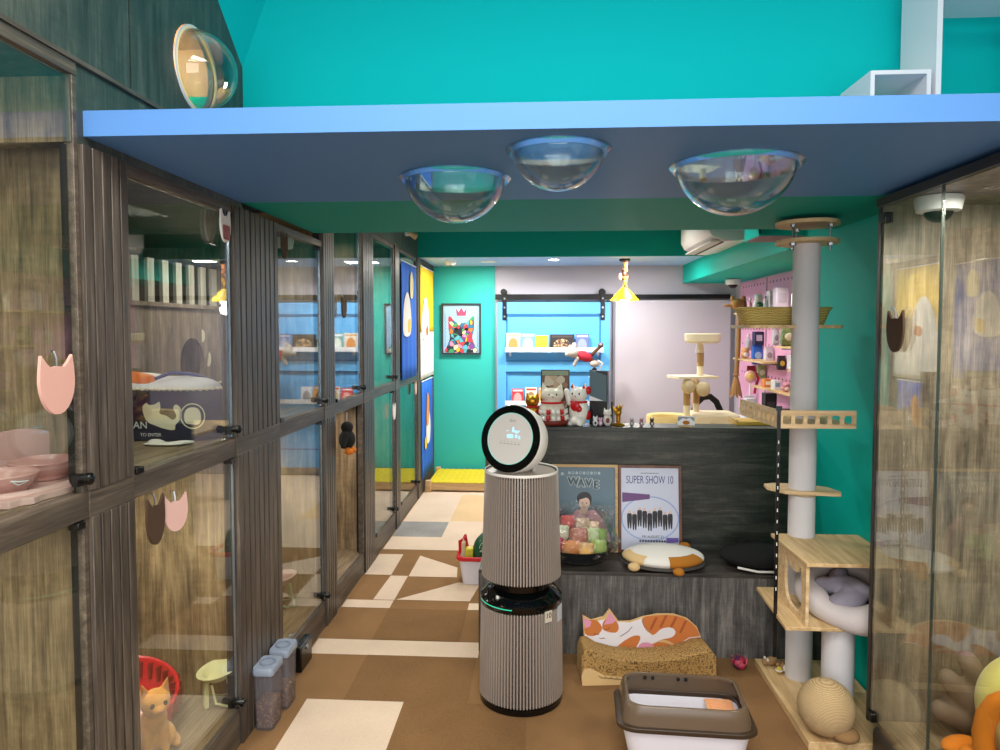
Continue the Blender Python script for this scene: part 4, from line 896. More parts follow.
# ---------------------------------------------------------------- back wall
t=thing('barn_door','sky blue sliding barn door with recessed panels on the back wall','door',(.145,7.85,0))
b=MB(); x0,x1,z1=-.64,.625,2.0
fx=.10
for a in ([x0,x0+fx,0,z1],[x1-fx,x1,0,z1],[x0+fx,x1-fx,z1-.13,z1],[x0+fx,x1-fx,1.22,1.33],[x0+fx,x1-fx,.1,.3]): b.box(a[0],a[1],-.04,0,a[2],a[3])
b.build('frame',DOORB,t,bevel=.002)
MB().box(x0+fx,x1-fx,-.012,0,.3,z1-.13).build('panels',DOORB,t)
b=MB()
for za,zb in ((.3,1.22),(1.33,z1-.13)):
    b.box(x0+fx,x1-fx,-.030,-.012,zb-.018,zb); b.box(x0+fx,x1-fx,-.034,-.012,za,za+.02); b.box(x0+fx,x0+fx+.016,-.03,-.012,za,zb); b.box(x1-fx-.016,x1-fx,-.03,-.012,za,zb)
b.build('panel_moulding',DOORG,t)
for x in (-.555,.54):
    s=MB(); s.box(x-.024,x+.024,-.052,-.04,1.80,2.12); s.box(x-.03,x+.03,-.065,-.01,2.09,2.13); s.build('hanger_strap',BLACK,t,bevel=.003)
    MB().cyl((x-.01,-.055,2.115),(x-.01,-.012,2.115),.036).build('roller',BLACK,t)
    b=MB()
    for z in (1.84,1.94,2.04): b.cyl((x,-.058,z),(x,-.05,z),.011,seg=12)
    b.build('bolts',STEEL,t)
t=thing('door_rail','black flat steel sliding rail over the blue barn door','rail',(.145,7.84,2.06))
MB().box(-.66,.66,-.02,-.006,-.03,.03).build('bar',BLACK,t,bevel=.002)
t=thing('door_rail','black sliding rail on the grey wall right of the pendant lamp','rail',(1.45,7.85,2.06))
MB().box(-.55,.64,-.02,.0,-.025,.025).build('bar',BLACK,t,bevel=.002)
t=thing('sliding_door','plain lilac grey sliding door right of the blue barn door','door',(1.44,7.88,0)); MB().box(-.61,.66,-.03,0,0.01,2.02).build('leaf',GREYD,t,bevel=.002)
MB().box(-.635,-.612,-.035,0,.01,2.02).build('edge_trim',mat('grey_trim','#7b7b86',.5),t)
def ledge(lab,z):
    t=thing('book_ledge',lab,'shelf',(.145,7.78,z))
    MB().box(-.545,.545,-.055,.03,-.012,0).box(-.545,.545,-.06,-.052,-.012,.04).build('board',mat('clear_ledge','#dfe3ea',.3) if 'clear_ledge' not in bpy.data.materials else bpy.data.materials['clear_ledge'],t)
    s=MB(); s.box(-.5,-.48,-.0,.03,-.06,-.012); s.box(.48,.5,0,.03,-.06,-.012); s.build('brackets',WHITE,t); return t
ledge('white narrow book ledge across the upper panel of the blue door',1.455); ledge('white narrow book ledge on the lower panel of the blue door',.86)
def book(lab,x,z,w,h,c,c2,grp,tx=None):
    t=thing('picture_book',lab,'book',(x,7.765,z),0,grp); M=Matrix.Rotation(-R(8),4,'X')
    MB().box(-w/2,w/2,0,.012,0,h,M).build('cover',c,t,bevel=.001)
    MB().plate([smoothpts([(-w*.3,h*.1),(-w*.33,h*.5),(-w*.1,h*.72),(w*.2,h*.66),(w*.34,h*.35),(w*.2,h*.1)],3)],.001,M@frame((0,-.0005,0),(1,0,0),(0,0,1))).build('cover_picture',c2,t)
    MB().box(-w*.42,w*.42,-.0012,0,h*.82,h*.93,M).build('title_band',tx or WHITE,t)
G1='picture books on the upper door ledge'; G2='picture books on the lower door ledge'
B=lambda n,c:mat(n,c,.4)
book('white picture book with an orange drawing, leftmost on the upper ledge',-.31,1.456,.155,.2,B('book_white','#ded9cf'),B('book_orange','#c9854a'),G1,B('book_tan','#c9a27c'))
book('teal blue picture book with white shape, second on the upper ledge',-.145,1.456,.16,.2,B('book_teal','#6aa5ad'),B('book_ivory','#dfe4dc'),G1)
book('yellow picture book third on the upper ledge',.01,1.456,.14,.175,B('book_yellow','#d9d040'),B('book_ochre','#b9a030'),G1,B('book_olive','#a09026'))
book('wide dark picture book with speckled cover on the upper ledge',.235,1.456,.27,.185,B('book_black','#2a2426'),patches('book_speckle',['#2a2426','#8d6a48','#5a4840','#c4a27a'],60),G1,B('book_dim','#4b3f3a'))
book('slate violet book rightmost on the upper ledge',.46,1.456,.145,.19,B('book_violet','#5f6f9f'),B('book_lilac','#8d98bd'),G1,B('book_pale','#b3bad0'))
book('red picture book leftmost on the lower ledge, behind the purifier head',-.26,.861,.13,.17,B('book_red','#cf3340'),B('book_pink','#e4a3a0'),G2)
book('cream picture book second on the lower ledge',-.11,.861,.13,.185,B('book_cream','#e4decd'),B('book_brown','#a3815a'),G2,B('book_red2','#c33'*1+'333' if False else '#c04040'))
book('orange picture book on the lower ledge hidden by the lucky cats',.05,.861,.15,.19,B('book_amber','#d8a046'),B('book_umber','#6b4a30'),G2)
book('white sketch book on the lower ledge, hidden by the photo frame',.21,.861,.13,.18,B('book_snow','#dcdce2'),B('book_grey','#8d8a90'),G2)
def popmat(name,cols,scale):
    m=patches(name,cols,scale); nt=m.node_tree; L=nt.links.new; b=nt.nodes['Principled BSDF']; r=[n for n in nt.nodes if n.type=='VALTORGB'][0]
    w=N(nt,'ShaderNodeTexVoronoi',Scale=scale); w.feature='DISTANCE_TO_EDGE'; L(coords(nt,(1,1,1)),w.inputs['Vector'])
    e=ramp(nt,[(.035,(0,0,0,1)),(.06,(1,1,1,1))]); L(w.outputs['Distance'],e.inputs[0])
    mx=N(nt,'ShaderNodeMix',data_type='RGBA'); L(e.outputs[0],mx.inputs[0]); mx.inputs[6].default_value=lin('#1a2436'); L(r.outputs[0],mx.inputs[7]); L(mx.outputs[2],b.inputs['Base Color']); return m
# art
t=thing('framed_picture','framed bright multicolour cat head picture on the teal back wall','picture',(-.905,7.872,1.70))
MB().plate([[(-.225,-.29),(.225,-.29),(.225,.29),(-.225,.29)],[(-.205,-.27),(.205,-.27),(.205,.27),(-.205,.27)]],.03,frame((0,0,0),(1,0,0),(0,0,1))).build('frame',mat('silver_black_frame','#3b3f45',.3,.5),t)
MB().box(-.205,.205,-.012,0,-.27,.27).build('sheet',mat('light_blue_print','#9cc4e8',.5),t)
F=frame((0,-.0125,0),(1,0,0),(0,0,1))
MB().plate([smoothpts([(-.14,.15),(-.145,-.0),(-.13,-.1),(-.165,-.2),(-.17,-.265),(.17,-.265),(.165,-.2),(.125,-.1),(.145,.0),(.14,.15),(.06,.075),(-.06,.075)],3)],.002,F).build('cat_shape',popmat('pop_colours',['#d93a4a','#f0b52a','#2f6f9f','#e77a2c','#3f9f5f','#7b3f8f','#f2e2b0','#1f2430','#e58ab0','#57b0c0'],22),t)
b=MB(); 
for x in (-.06,.06): b.plate([circ(x,.0,.024,.017,18)],.001,F,.002)
b.build('eyes',BLACKP,t); MB().plate([[(-.02,-.06),(.02,-.06),(0,-.09)]],.001,F,.002).build('nose',BLACKP,t)
MB().plate([[(-.05,.15),(.05,.15),(.062,.235),(.03,.19),(.0,.245),(-.03,.19),(-.062,.235)]],.002,F).build('crown',mat('plum_crown','#a3466f',.5),t)
for s in (-1,1): MB().tube([(s*.185+.006*(-1)**k,-.013,-.2+.02*k) for k in range(20)],.002,5).build('side_marks',mat('ink_marks','#3c4f70',.5) if 'ink_marks' not in bpy.data.materials else bpy.data.materials['ink_marks'],t)
# pendant
t=thing('pendant_lamp','yellow cone pendant lamp with lit bulb and a chain of brown figures','pendant lamp',(.845,7.14,2.41))
MB().lathe([(.001,0),(.055,0),(.055,-.02),(.03,-.032),(.001,-.032)],28).build('ceiling_cap',BLACK,t)
MB().tube([(0,0,-.03),(0,0,-.3)],.007,8).build('cord',BLACKP,t)
MB().lathe([(.025,-.29),(.03,-.29),(.145,-.415),(.147,-.42),(.142,-.42),(.026,-.3)],40,closed=True).build('lamp_shade',mat('yellow_enamel','#f2cc12',.35),t)
MB().ell((0,0,-.42),.05).build('bulb',mat('bulb_glow','#ffffff',.3,emit='#f4f2ff',es=14),t)
for k,(c,x,z) in enumerate((('fig_orange','.006',-.075),('fig_brown','-.004',-.155),('fig_gold','.004',-.235))):
    x=float(x); m=mat(c,['#c97a3c','#6b3b22','#cf9a3a'][k],.5); b=MB(); b.ell((x,0,z),(.022,.02,.032)).ell((x-.004,-.004,z+.042),(.018,.017,.017))
    for q in (1,-1): b.cap((x+q*.016,0,z+.02),(x+q*.026,-.005,z+.06),.008,.006); b.cap((x+q*.012,0,z-.025),(x+q*.018,-.008,z-.055),.009,.007)
    b.build('climbing_figure',m,t,voxel=.005)
MB().ell((-.045,0,-.18),(.018,.016,.036)).build('climbing_figure',mat('fig_pale','#e4cbb4',.5),t)
t=thing('downlight','lit recessed downlight in the pale blue ceiling strip','downlight',(.125,7.14,2.41))
MB().lathe([(.052,0),(.07,0),(.07,-.006),(.052,-.006)],32,closed=True).build('ring',WHITE,t); MB().cyl((0,0,-.003),(0,0,-.0005),.052,seg=32).build('diffuser',mat('lit_diffuser','#ffffff',.4,emit='#fff8ee',es=25),t)
t=thing('downlight','round flat unlit disc light in the pale blue ceiling left of the lit downlight','downlight',(-.55,7.3,2.41)); MB().lathe([(.001,-.012),(.08,-.012),(.085,-.006),(.085,0),(.001,0)],32).build('disc',WHITE,t); MB().torus((0,0,-.006),.075,.004,None,32,6).build('ring',STEEL,t)
t=thing('smoke_detector','small white smoke detector on the pale blue ceiling near the yellow curtain','smoke detector',(-.95,7.3,2.41)); MB().lathe([(.001,-.04),(.04,-.04),(.055,-.025),(.06,0),(.001,0)],32).build('body',WHITE,t); MB().cyl((0,0,-.046),(0,0,-.038),.015).build('sensor',mat('sensor_grey','#8d8f92',.4),t)
# hanging plush monkey on the door
t=thing('hanging_plush','red-shirted plush monkey with grey fur ears dangling from the door ledge by a white cord','plush toy',(.47,7.58,1.36))
t.scale=(1.1,1.1,1.1)
GF=mat('grey_plush','#aaa29c',.95,bump=.4,bscale=100); BRP=mat('dark_brown_plush','#5a3726',.95); REDP=mat('red_cloth','#b82338',.85)
MB().ell((.0,0,.04),(.085,.05,.05),(0,20,0)).build('shirt',REDP,t)
MB().ell((-.11,-.01,.075),(.055,.05,.05)).ell((-.14,-.01,.11),(.03,.02,.04)).ell((-.1,0,.13),(.03,.02,.05)).ell((-.165,0,.06),(.03,.02,.025)).cap((-.07,-.02,.02),(-.1,-.02,-.05),.022,.016).build('head',GF,t,voxel=.007)
MB().cap((.08,0,.06),(.15,0,.13),.02,.016).ell((.16,0,.15),.028).cap((.07,0,.0),(.13,0,-.03),.024,.02).build('limbs',BRP,t,voxel=.007)
MB().ell((.10,-.03,-.035),(.05,.04,.035)).ell((.16,0,.155),(.024,.03,.02)).build('paws',GF,t,voxel=.007)
MB().tube([(.13,0,.0),(.18,0,-.03),(.15,0,-.09),(.12,-.01,-.13),(.05,0,-.17)],.010,8).build('cord',WHT,t)
MB().ell((.10,-.0,-.115),(.03,.025,.045)).build('brown_tail',BRP,t)
MB().tube([(-.02,0,.08),(.0,.1,.12),(.02,.18,.125)],.003,6).build('string',WHT,t)
# air conditioner and niche shelf
t=thing('air_conditioner','white wall air conditioner under the ceiling above the pegboard side','air conditioner',(1.58,5.85,2.36))
prof=[(0,0.02),(-.10,0),(-.20,.0),(-.30,.045),(-.33,.10),(-.33,.30),(-.30,.32),(0,.32)]
MB().plate([[(x,z) for x,z in prof]],1.0,frame((0,.5,0),(1,0,0),(0,0,1))).build('housing',mat('ac_white','#e9e4e0',.35),t,bevel=.006)
b=MB(); b.box(-.215,-.20,-.47,.47,-.004,.004); b.build('air_slot',mat('slot_brown','#4a3f3b',.6),t); MB().box(-.295,-.22,-.47,.47,.0,.012,Matrix.Rotation(R(0),4,'Y')).build('louver',mat('ac_louver','#cfc6c0',.4),t); 
t=thing('cat_shelf','teal wall cat shelf box behind the tree top under the beam','cat shelf',(1.31,4.30,2.262)); MB().box(0,.29,0,.30,0,.012).box(0,.29,0,.012,.012,.09).box(0,.012,0,.3,.012,.09).build('shelf',TEAL,t); MB().box(.002,.288,.002,.298,-.003,0).build('carpet_underside',mat('rose_carpet','#9c7d86',.9),t)

# ---------------------------------------------------------------- cat tree by right wall
LG=mat('white_felt_post','#d5d3d6',.95,bump=.35,bscale=200); BOLT=STEEL
t=thing('cat_tree','floor-to-ceiling cat tree with pale carpet posts, plywood steps and wooden cube','cat tree',(1.238,3.34,0))
MB().plate([[(-.155,-.545),(.262,-.545),(.262,.17),(-.155,.17)]],.035).build('base_board',PLY,t,bevel=.003)
MB().cyl((0,0,.035),(0,0,2.095),.060,seg=40).build('post',LG,t)
MB().cyl((.055,-.30,.035),(.055,-.30,.428),.066,seg=36).build('post',LG,t)
MB().plate([circ(0,0,.14,.14,40)],.018,T_(0,0,2.095)).build('top_disc',PLYX,t,bevel=.002)
MB().plate([circ(0,0,.14,.14,40)],.018,T_(0,0,2.18)).build('ceiling_disc',PLYX,t,bevel=.002)
for a in (95,-40,215): MB().cyl((.105*math.cos(R(a)),.105*math.sin(R(a)),2.06),(.105*math.cos(R(a)),.105*math.sin(R(a)),2.18),.005,seg=10).cyl((.105*math.cos(R(a)),.105*math.sin(R(a)),2.083),(.105*math.cos(R(a)),.105*math.sin(R(a)),2.095),.014,seg=6).cyl((.105*math.cos(R(a)),.105*math.sin(R(a)),2.168),(.105*math.cos(R(a)),.105*math.sin(R(a)),2.18),.012,seg=6).build('clamp_bolt',BOLT,t)
MB().plate([rrect(-.27,.17,-.03,.30,.03)],.016,T_(0,0,1.703)).build('basket_platform',PLY,t,bevel=.002)
MB().plate([[( .155,-.06),(.14,-.1),(-.10,-.06),(-.155,.02),(-.15,.09),(-.1,.11),(.02,.10),(.13,.03)]],.016,T_(0,0,.93)).build('step',PLYX,t,bevel=.002)
MB().torus((0,0,.925),.067,.006,None,32,8).build('rope_ring',mat('rope_tan','#b9a37c',.9),t)
# railing platform
MB().plate([[(-.20,-.26),(.125,-.26),(.125,.22),(-.23,.22)]],.014,T_(0,0,1.268)).build('railed_platform',PLY,t,bevel=.002)
b=MB(); w=.325; hol=[rrect(.014+.052*k,.050+.052*k,.018,.056,.009,3) for k in range(6)]
b.plate([[(0,0),(w,0),(w,.078),(0,.078)]]+hol,.012,frame((-.20,-.255,1.268),(1,0,0),(0,0,1)))
w=.48; hol=[rrect(.03+.056*k,.066+.056*k,.018,.056,.009,3) for k in range(8)]
b.plate([[(0,0),(w,0),(w,.078),(0,.078)]]+hol,.012,frame((-.205,-.26,1.268),(-.06,1,0),(0,0,1)))
b.build('railing',PLYX,t,bevel=.0015)
# cube
b=MB(); zc0,zc1=.428,.705
b.plate([[(-.205,-.40),(.262,-.40),(.262,.06),(-.185,.06)]],.016,T_(0,0,zc0)); b.build('cube_floor',PLY,t,bevel=.002)
b=MB(); b.plate([[(-.125,-.41),(.272,-.41),(.272,.02),(-.135,.02)]],.016,T_(0,0,zc1)); b.build('cube_roof',PLY,t,bevel=.002)
hole=smoothpts([(.10,.03),(.055,.07),(.045,.13),(.055,.17),(.06,.235),(.10,.2),(.15,.195),(.20,.205),(.24,.245),(.25,.18),(.255,.12),(.235,.06),(.19,.03)],3)
b=MB(); b.plate([[(0,0),(.38,0),(.38,.262),(0,.262)],hole],.014,frame((-.115,-.395,zc0+.015),(0,1,0),(0,0,1)),-.007); b.build('cat_face_side',PLYX,t,bevel=.002)
b=MB(); b.box(.19,.225,-.02,-.004,zc0+.016,zc1); b.build('rear_upright',PLYX,t,bevel=.001)
tree=t
t=thing('wicker_basket','long tan wicker basket on the upper board behind the tree post','basket',(1.185,3.50,1.7195))
WK=bands('wicker','#a5853c','#e6cb78','z',40,.8,5)
for_b=MB()
pr=rrect(-.215,.215,-.085,.085,.05,6)
outer=[[(x*s,y*s,z) for x,y in pr] for s,z in ((.86,0),(.9,.02),(1.0,.075),(1.02,.08),(.97,.08),(.86,.03),(.84,.008))]
M0=T_(-.005,0,0); for_b.loft(outer)
WO=for_b.build('weave',WK,t)
MB().tube([(x*1.005,y*1.005,.08) for x,y in pr],.007,8,closed=True).build('rim',bpy.data.materials['wicker'],t)
t=thing('safety_strap','black and white dashed strap hanging from the tree railing to the base','strap',(1.035,3.075,0))
b=MB(); b.box(-.008,.008,-.003,.0,.25,1.36); b.build('webbing',BLACKP,t)
b=MB()
for k in range(14): b.box(-.002,.002,-.0042,-.003,1.20-.05*k,1.214-.05*k)
b.build('white_stitching',WHT,t); MB().box(-.012,.012,-.006,.003,1.345,1.365).build('clip',BLACKP,t)
t=thing('sisal_ball','large round sisal scratching ball on the front of the tree base','scratching ball',(1.175,2.86,.036))
MB().ell((0,0,.112),.112,seg=48,rings=28).build('ball',bands('sisal','#b3966b','#cdb185','z',60,.95,2.5),t); MB().ell((.05,-.06,.035),(.055,.055,.03)).build('dark_patch',mat('dark_sisal','#8d6c45',.95),t)  # darker patch low on the front of the ball
t=thing('cat_bed','grey plush donut cat bed drooping out of the wooden cube','cat bed',(1.37,3.13,.49))
GB=mat('pale_grey_plush','#cbc3c2',.95,bump=.35,bscale=120,sheen=.2); GB2=mat('grey_blanket','#8b8795',.95,var=.15,vscale=10,bump=.3,bscale=90)
Mb=Euler((R(14),R(-16),R(8))).to_matrix().to_4x4()
b=MB(); pts=[]; rad=[]
for i in range(40):
    a=2*PI*i/40; pts.append(Mb@Vector((.15*math.cos(a),.19*math.sin(a)-.02,.06))); rad.append(.058+.008*math.sin(3*a))
b.tube(pts,rad,14,closed=True); b.build('rim',GB,t,voxel=.01,soft=5)
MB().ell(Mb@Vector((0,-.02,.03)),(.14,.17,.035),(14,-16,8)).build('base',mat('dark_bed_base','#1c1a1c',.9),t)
b=MB()
for k in range(7): 
    p=Mb@Vector((-.06+.03*(k%4),-.09+.05*(k//2),.09)); b.ell(p,(.08,.055,.035),(10*k,-12,40*k))
b.build('blanket',GB2,t,voxel=.008,soft=4)

# ---------------------------------------------------------------- right cabinet
XRF=1.30
t=thing('cat_cabinet','right hand glass-fronted grey oak cat cabinet with yellow duck house inside','cat cabinet',(XRF,1.81,0))
MB().box(0.0,.75,-1.0,.94,0,.15).build('plinth',mat('dark_plinth','#2b2725',.4),t,bevel=.03,seg=4)
MB().box(0.02,.75,-1.0,.93,.15,.163).build('floor_board',W_SHELF,t)
MB().box(0.005,.75,.968-.03,.968,.15,2.19).build('side_panel',W_RIGHT,t)
MB().box(.75,.78,-1.0,.968,.15,2.19).build('back_panel',W_RIGHT,t)
MB().box(.0,.78,-1.0,.968,2.168,2.198).build('roof_board',W_RIGHT,t)
MB().box(-.012,.014,-1.0,.968,2.166,2.199).build('top_rail',mat('dark_rail','#2a2522',.4),t,bevel=.001)
MB().box(-.004,.012,.952,.968,.15,2.168).build('corner_post',mat('dark_rail2','#3b3632',.35,.4),t)
for y0,y1 in ((.545,.95),(-.3,.541)):
    g=MB().box(.0,.008,y0,y1,.158,2.166).build('glass_door',GLASS,t); MB().box(-.0008,.0088,y0,y0+.004,.158,2.166).build('edge_strip',mat('glass_edge','#39423e',.3) if 'glass_edge' not in bpy.data.materials else bpy.data.materials['glass_edge'],g)
MB().box(-.012,.02,.90,.948,2.10,2.14).build('hinge',BLACKP,t,bevel=.003); MB().box(-.012,.02,.91,.948,.165,.20).build('hinge',BLACKP,t,bevel=.003)
t=board(2.61,1.69,.12,.15,BR,'dark brown cat face board in front of the right hand glass door',1.288)
YF=mat('yellow_fleece','#e9d873',.95,bump=.6,bscale=70,sheen=.3); OF=mat('orange_fleece2','#ee8417',.95)
t=thing('duck_cat_house','yellow fluffy duck-shaped cat house with orange rim and foot in the right cabinet','cat house',(1.75,2.48,.164))
b=MB(); b.ell((0,0,.19),(.19,.2,.2),seg=36,rings=20)
b.build('body',YF,t,voxel=.012)
Mo=frame((-.145,-.13,.13),(.62,-.78,0),(0,.0,1))
pts=[Mo@Vector((.115*math.cos(a),.17*math.sin(a),0)) for a in [R(-20+22*i) for i in range(11)]]
MB().tube(pts,.034,12).build('opening_rim',OF,t); MB().ell((-.13,-.115,.12),(.06,.07,.115)).build('cream_opening',mat('cream_fleece','#e7d3b0',.95),t)
for dx,dy,rz in ((-.235,.06,20),(-.2,-.02,-10)): MB().ell((dx,dy,.035 if rz>0 else .05),(.075,.04,.026),(0,0,rz)).build('foot',OF,t)
MB().ell((-.06,.0,.385),(.03,.03,.025)).build('tuft',YF,t)
t=thing('paw_cushion','grey-brown plush paw cushion with stubby toes behind the duck house','cushion',(1.66,2.655,.164))
b=MB(); b.ell((.0,.03,.10),(.13,.05,.10)); 
for (dx,dz,dx2,dz2) in ((.02,.16,-.055,.29),(-.04,.12,-.125,.22),(-.06,.06,-.15,.10)): b.cap((dx,.01,dz),(dx2,-.0,dz2),.045,.036)
b.build('body',mat('taupe_plush','#7d6a5c',.95,bump=.3,bscale=100),t,voxel=.01)

# ---------------------------------------------------------------- pegboard, shelves and goods
PKB=mat('pink_pegboard','#e0a3c8',.5)
t=thing('pegboard','pink perforated pegboard covering the right wall behind the counter','pegboard',(2.155,5.75,1.15))
MB().box(-.012,0,-1.6,1.9,-.3,1.04).build('board',PKB,t)
b=MB(); 
for k in range(36): b.cyl((-.0135,-1.55+.095*k,.99),(-.0118,-1.55+.095*k,.99),.012,seg=8)
for z in (.1,.25,.4,.55,.7,.85):
    for k in range(0,36): b.cyl((-.0135,-1.55+.095*k,z),(-.0118,-1.55+.095*k,z),.011,seg=8)
b.build('peg_holes',mat('peg_hole_dark','#6b4a63',.8),t); MB().box(-.02,-.012,1.0,1.006,-.3,1.04).build('seam',mat('seam_grey','#8f7f92',.5),t)
def shelf(lab,y0,y1,z,d=.2):
    t=thing('wall_shelf',lab,'shelf',(2.142,(y0+y1)/2,z),0,'thin shelves on the pegboard'); h=(y1-y0)/2
    MB().box(-d,0,-h,h,-.016,0).build('board',PLY,t,bevel=.001)
    for y in (-h+.05,h-.05): MB().box(-d*.8,0,y-.004,y+.004,-.03,-.016).build('bracket',STEEL,t)
shelf('upper plywood shelf on the pink pegboard level with the wicker basket',4.6,7.15,1.86)
shelf('middle plywood shelf at the far end of the pegboard',6.2,7.15,1.41)
shelf('short plywood shelf under the green packets on the pegboard',5.0,5.9,1.56)
shelf('lower right plywood shelf beside the tree post',4.7,5.6,1.38)
shelf('lowest plywood shelf behind the black box',5.1,6.5,1.185)
def goods(kind,nm,lab,px,py,w,h,m,m2,shape='box',z=None,X=2.0,grp='goods on the pink pegboard shelves'):
    if z is None and X==2.0: X=2.1
    Y=X*694/(px-541); zz=(1.7-(py+h/2-329)/694*Y) if z is None else z
    W=w/694*Y; H=h/694*Y
    t=thing(nm,lab,kind,(X,Y,zz),0,grp)
    if shape=='box': MB().box(-W/2,W/2,-.05,.05,0,H).build('box',m,t,bevel=.002); MB().box(-W*.35,W*.35,-.0515,-.05,H*.3,H*.75).build('label_patch',m2,t)
    elif shape=='bag':
        b=MB(); b.loft([[(x*a,y*c,z_) for x,y in rrect(-W/2,W/2,-.03,.03,.012,4)] for a,c,z_ in ((.9,.5,0),(1,1,H*.15),(.98,.9,H*.7),(.95,.1,H*.93),(.97,.08,H))]); b.build('pouch',m,t); MB().ell((0,-.026,H*.45),(W*.32,.008,H*.2)).build('label_patch',m2,t)
    elif shape=='bottle':
        MB().lathe([(.001,0),(W*.45,0),(W*.5,H*.05),(W*.5,H*.6),(W*.2,H*.75),(W*.2,H*.85),(.001,H*.85)],20).build('bottle',m,t); MB().cyl((0,0,H*.84),(0,0,H),W*.24).build('cap',m2,t)
    elif shape=='plush':
        MB().ell((0,0,H*.35),(W*.45,W*.4,H*.35)).ell((0,-.01,H*.74),(W*.36,W*.32,H*.25)).ell((-W*.25,0,H*.95),(W*.12,W*.1,H*.08)).ell((W*.25,0,H*.95),(W*.12,W*.1,H*.08)).build('body',m,t,voxel=.008); MB().ell((0,-W*.36,H*.35),(W*.25,W*.1,H*.2)).build('belly_patch',m2,t)
    return t
gm=lambda n,c,**k: mat(n,c,.45,**k)
S1=1.861
goods('bottle','spray_bottle','slim dark bottle at the far left end of the upper pegboard shelf',740,306,4,16,gm('bottle_brown','#6b4a35'),BLACKP,'bottle',S1)
goods('bottle','spray_bottle','slim pale pink bottle next to the panda-like plush on the upper shelf',745,306,4,14,gm('bottle_pink','#d9a7b0'),WHITE,'bottle',S1)
goods('plush toy','plush_toy','white and green round plush at the left on the upper pegboard shelf',753,300,12,17,gm('plush_white','#d9e0d4'),gm('plush_green','#2f6f45'),'plush',S1)
goods('plush toy','plush_toy','dark green plush lying low beside the white one on the upper shelf',755,306,9,7,gm('plush_darkgreen','#1f5535'),gm('plush_lightgreen','#7fae7a'),'plush',S1,1.93)
goods('box','product_box','white carton on the upper pegboard shelf left of the mauve one',766,299,8,19,gm('carton_white','#dad3dc'),gm('carton_lilac','#c2b4c8'),'box',S1)
goods('box','product_box','larger mauve grey carton in the middle of the upper pegboard shelf',774,298,11,21,gm('carton_mauve','#b0a3b2'),gm('carton_grey','#9d92a0'),'box',S1,1.96)
goods('bag','snack_pouch','white and grey pouch by the tree post on the upper pegboard shelf',789,298,8,17,gm('pouch_white','#d6d6d4'),gm('pouch_grey','#63635f'),'bag',S1,1.96)
goods('box','product_box','navy and black box hanging above the blue pouch on the pegboard',753,338,8,13,gm('navy_box','#1c2450'),gm('navy_label','#c7cbe0'),'box')
goods('bag','snack_pouch','bright blue pouch hanging on the pegboard below the navy box',753,354,11,19,gm('blue_pouch','#2f6fd0'),gm('blue_label','#9fc4ef'),'bag')
goods('bag','snack_pouch','grey white pouch right of the bright blue one',764,354,8,16,gm('grey_pouch','#cfcad0'),gm('grey_label','#8f8a96'),'bag')
goods('bottle','spray_bottle','clear white bottle hanging left of the navy box',744,342,6,16,gm('clear_bottle','#c3c8cf'),WHITE,'bottle')
goods('bag','snack_pouch','olive green packet standing on the short pegboard shelf',782,337,14,20,gm('olive_packet','#6f7f52',var=.4,vscale=40),gm('olive_label','#d6d0b8'),'bag',1.561)
goods('bag','snack_pouch','slim silver packet left of the olive packet',770,338,6,16,gm('silver_packet','#b9b4bd'),gm('silver_label','#7f7a86'),'bag',1.561)
goods('plush toy','plush_toy','tan and white plush puppy on the middle pegboard shelf end',741,352,10,11,gm('tan_puppy','#cf9a66'),gm('puppy_white','#e8e2da'),'plush',1.411)
goods('card','hanging_card','white hanging card near the tree post above the lower shelf',787,366,7,14,gm('card_white','#dcd8dc'),gm('card_grey','#b4a8ae'),'box',1.381)
goods('figurine','flower_ornament','pink flower ornament on the lowest pegboard shelf',781,381,10,9,gm('flower_pink','#c98a96',var=.3,vscale=40),gm('flower_white','#e4d3d3'),'plush',1.186)
goods('figurine','flower_ornament','rose red ornament beside the tree post on the lowest shelf',790,379,6,10,gm('rose_red','#b8536a'),gm('rose_pale','#e4c3c8'),'plush',1.186)
goods('bottle','spray_bottle','white pump bottle between the plush and the white carton on the upper shelf',760,303,4,14,gm('pump_white','#d9dade'),gm('pump_teal','#3f8f8a'),'bottle',S1,1.95)
goods('bag','snack_pouch','dark red pouch hanging low on the pegboard beside the clear bottle',747,372,8,14,gm('red_pouch','#a8323c'),gm('red_label','#e6d0c8'),'bag',None,2.1)
goods('bag','snack_pouch','pale green pouch hanging under the middle pegboard shelf',757,371,8,14,gm('green_pouch','#9fb886'),gm('green_label','#e4e8d4'),'bag',None,2.1)
goods('bag','snack_pouch','black and yellow pouch hanging under the short pegboard shelf',776,362,8,14,gm('dark_pouch','#2b2a2c'),gm('yellow_label','#d8bd3a'),'bag',None,2.1)
goods('box','product_box','small orange carton on the lowest pegboard shelf left end',762,380,7,8,gm('orange_carton','#cf7a34'),gm('carton_cream','#e8dcc0'),'box',1.186)
goods('box','product_box','tiny white carton on the lowest pegboard shelf beside the orange one',771,379,6,9,gm('tiny_carton','#dfdfe2'),gm('carton_blue','#7fa0c8'),'box',1.186)
# lollipop toy
t=thing('wand_toy','round pink and yellow face wand toy with red ribbon on a stick','cat toy',(1.98,6.72,.866)); MB().cyl((0,0,0),(.01,0,.32),.008).build('stick',WHT,t); MB().ell((.01,0,.38),(.055,.03,.06)).build('face',gm('face_pink','#e0b0a8'),t); MB().ell((.01,-.022,.385),(.03,.014,.03)).build('yellow_face',gm('face_yellow','#e4cf5a'),t); MB().tube([(.06,0,.42),(.085,0,.36),(.06,0,.28),(.05,0,.22)],.012,8).build('ribbon',REDP,t); MB().box(-.05,.05,-.01,.01,.0,.2).build('card_backing',gm('card_pale','#d6d6dc'),t)
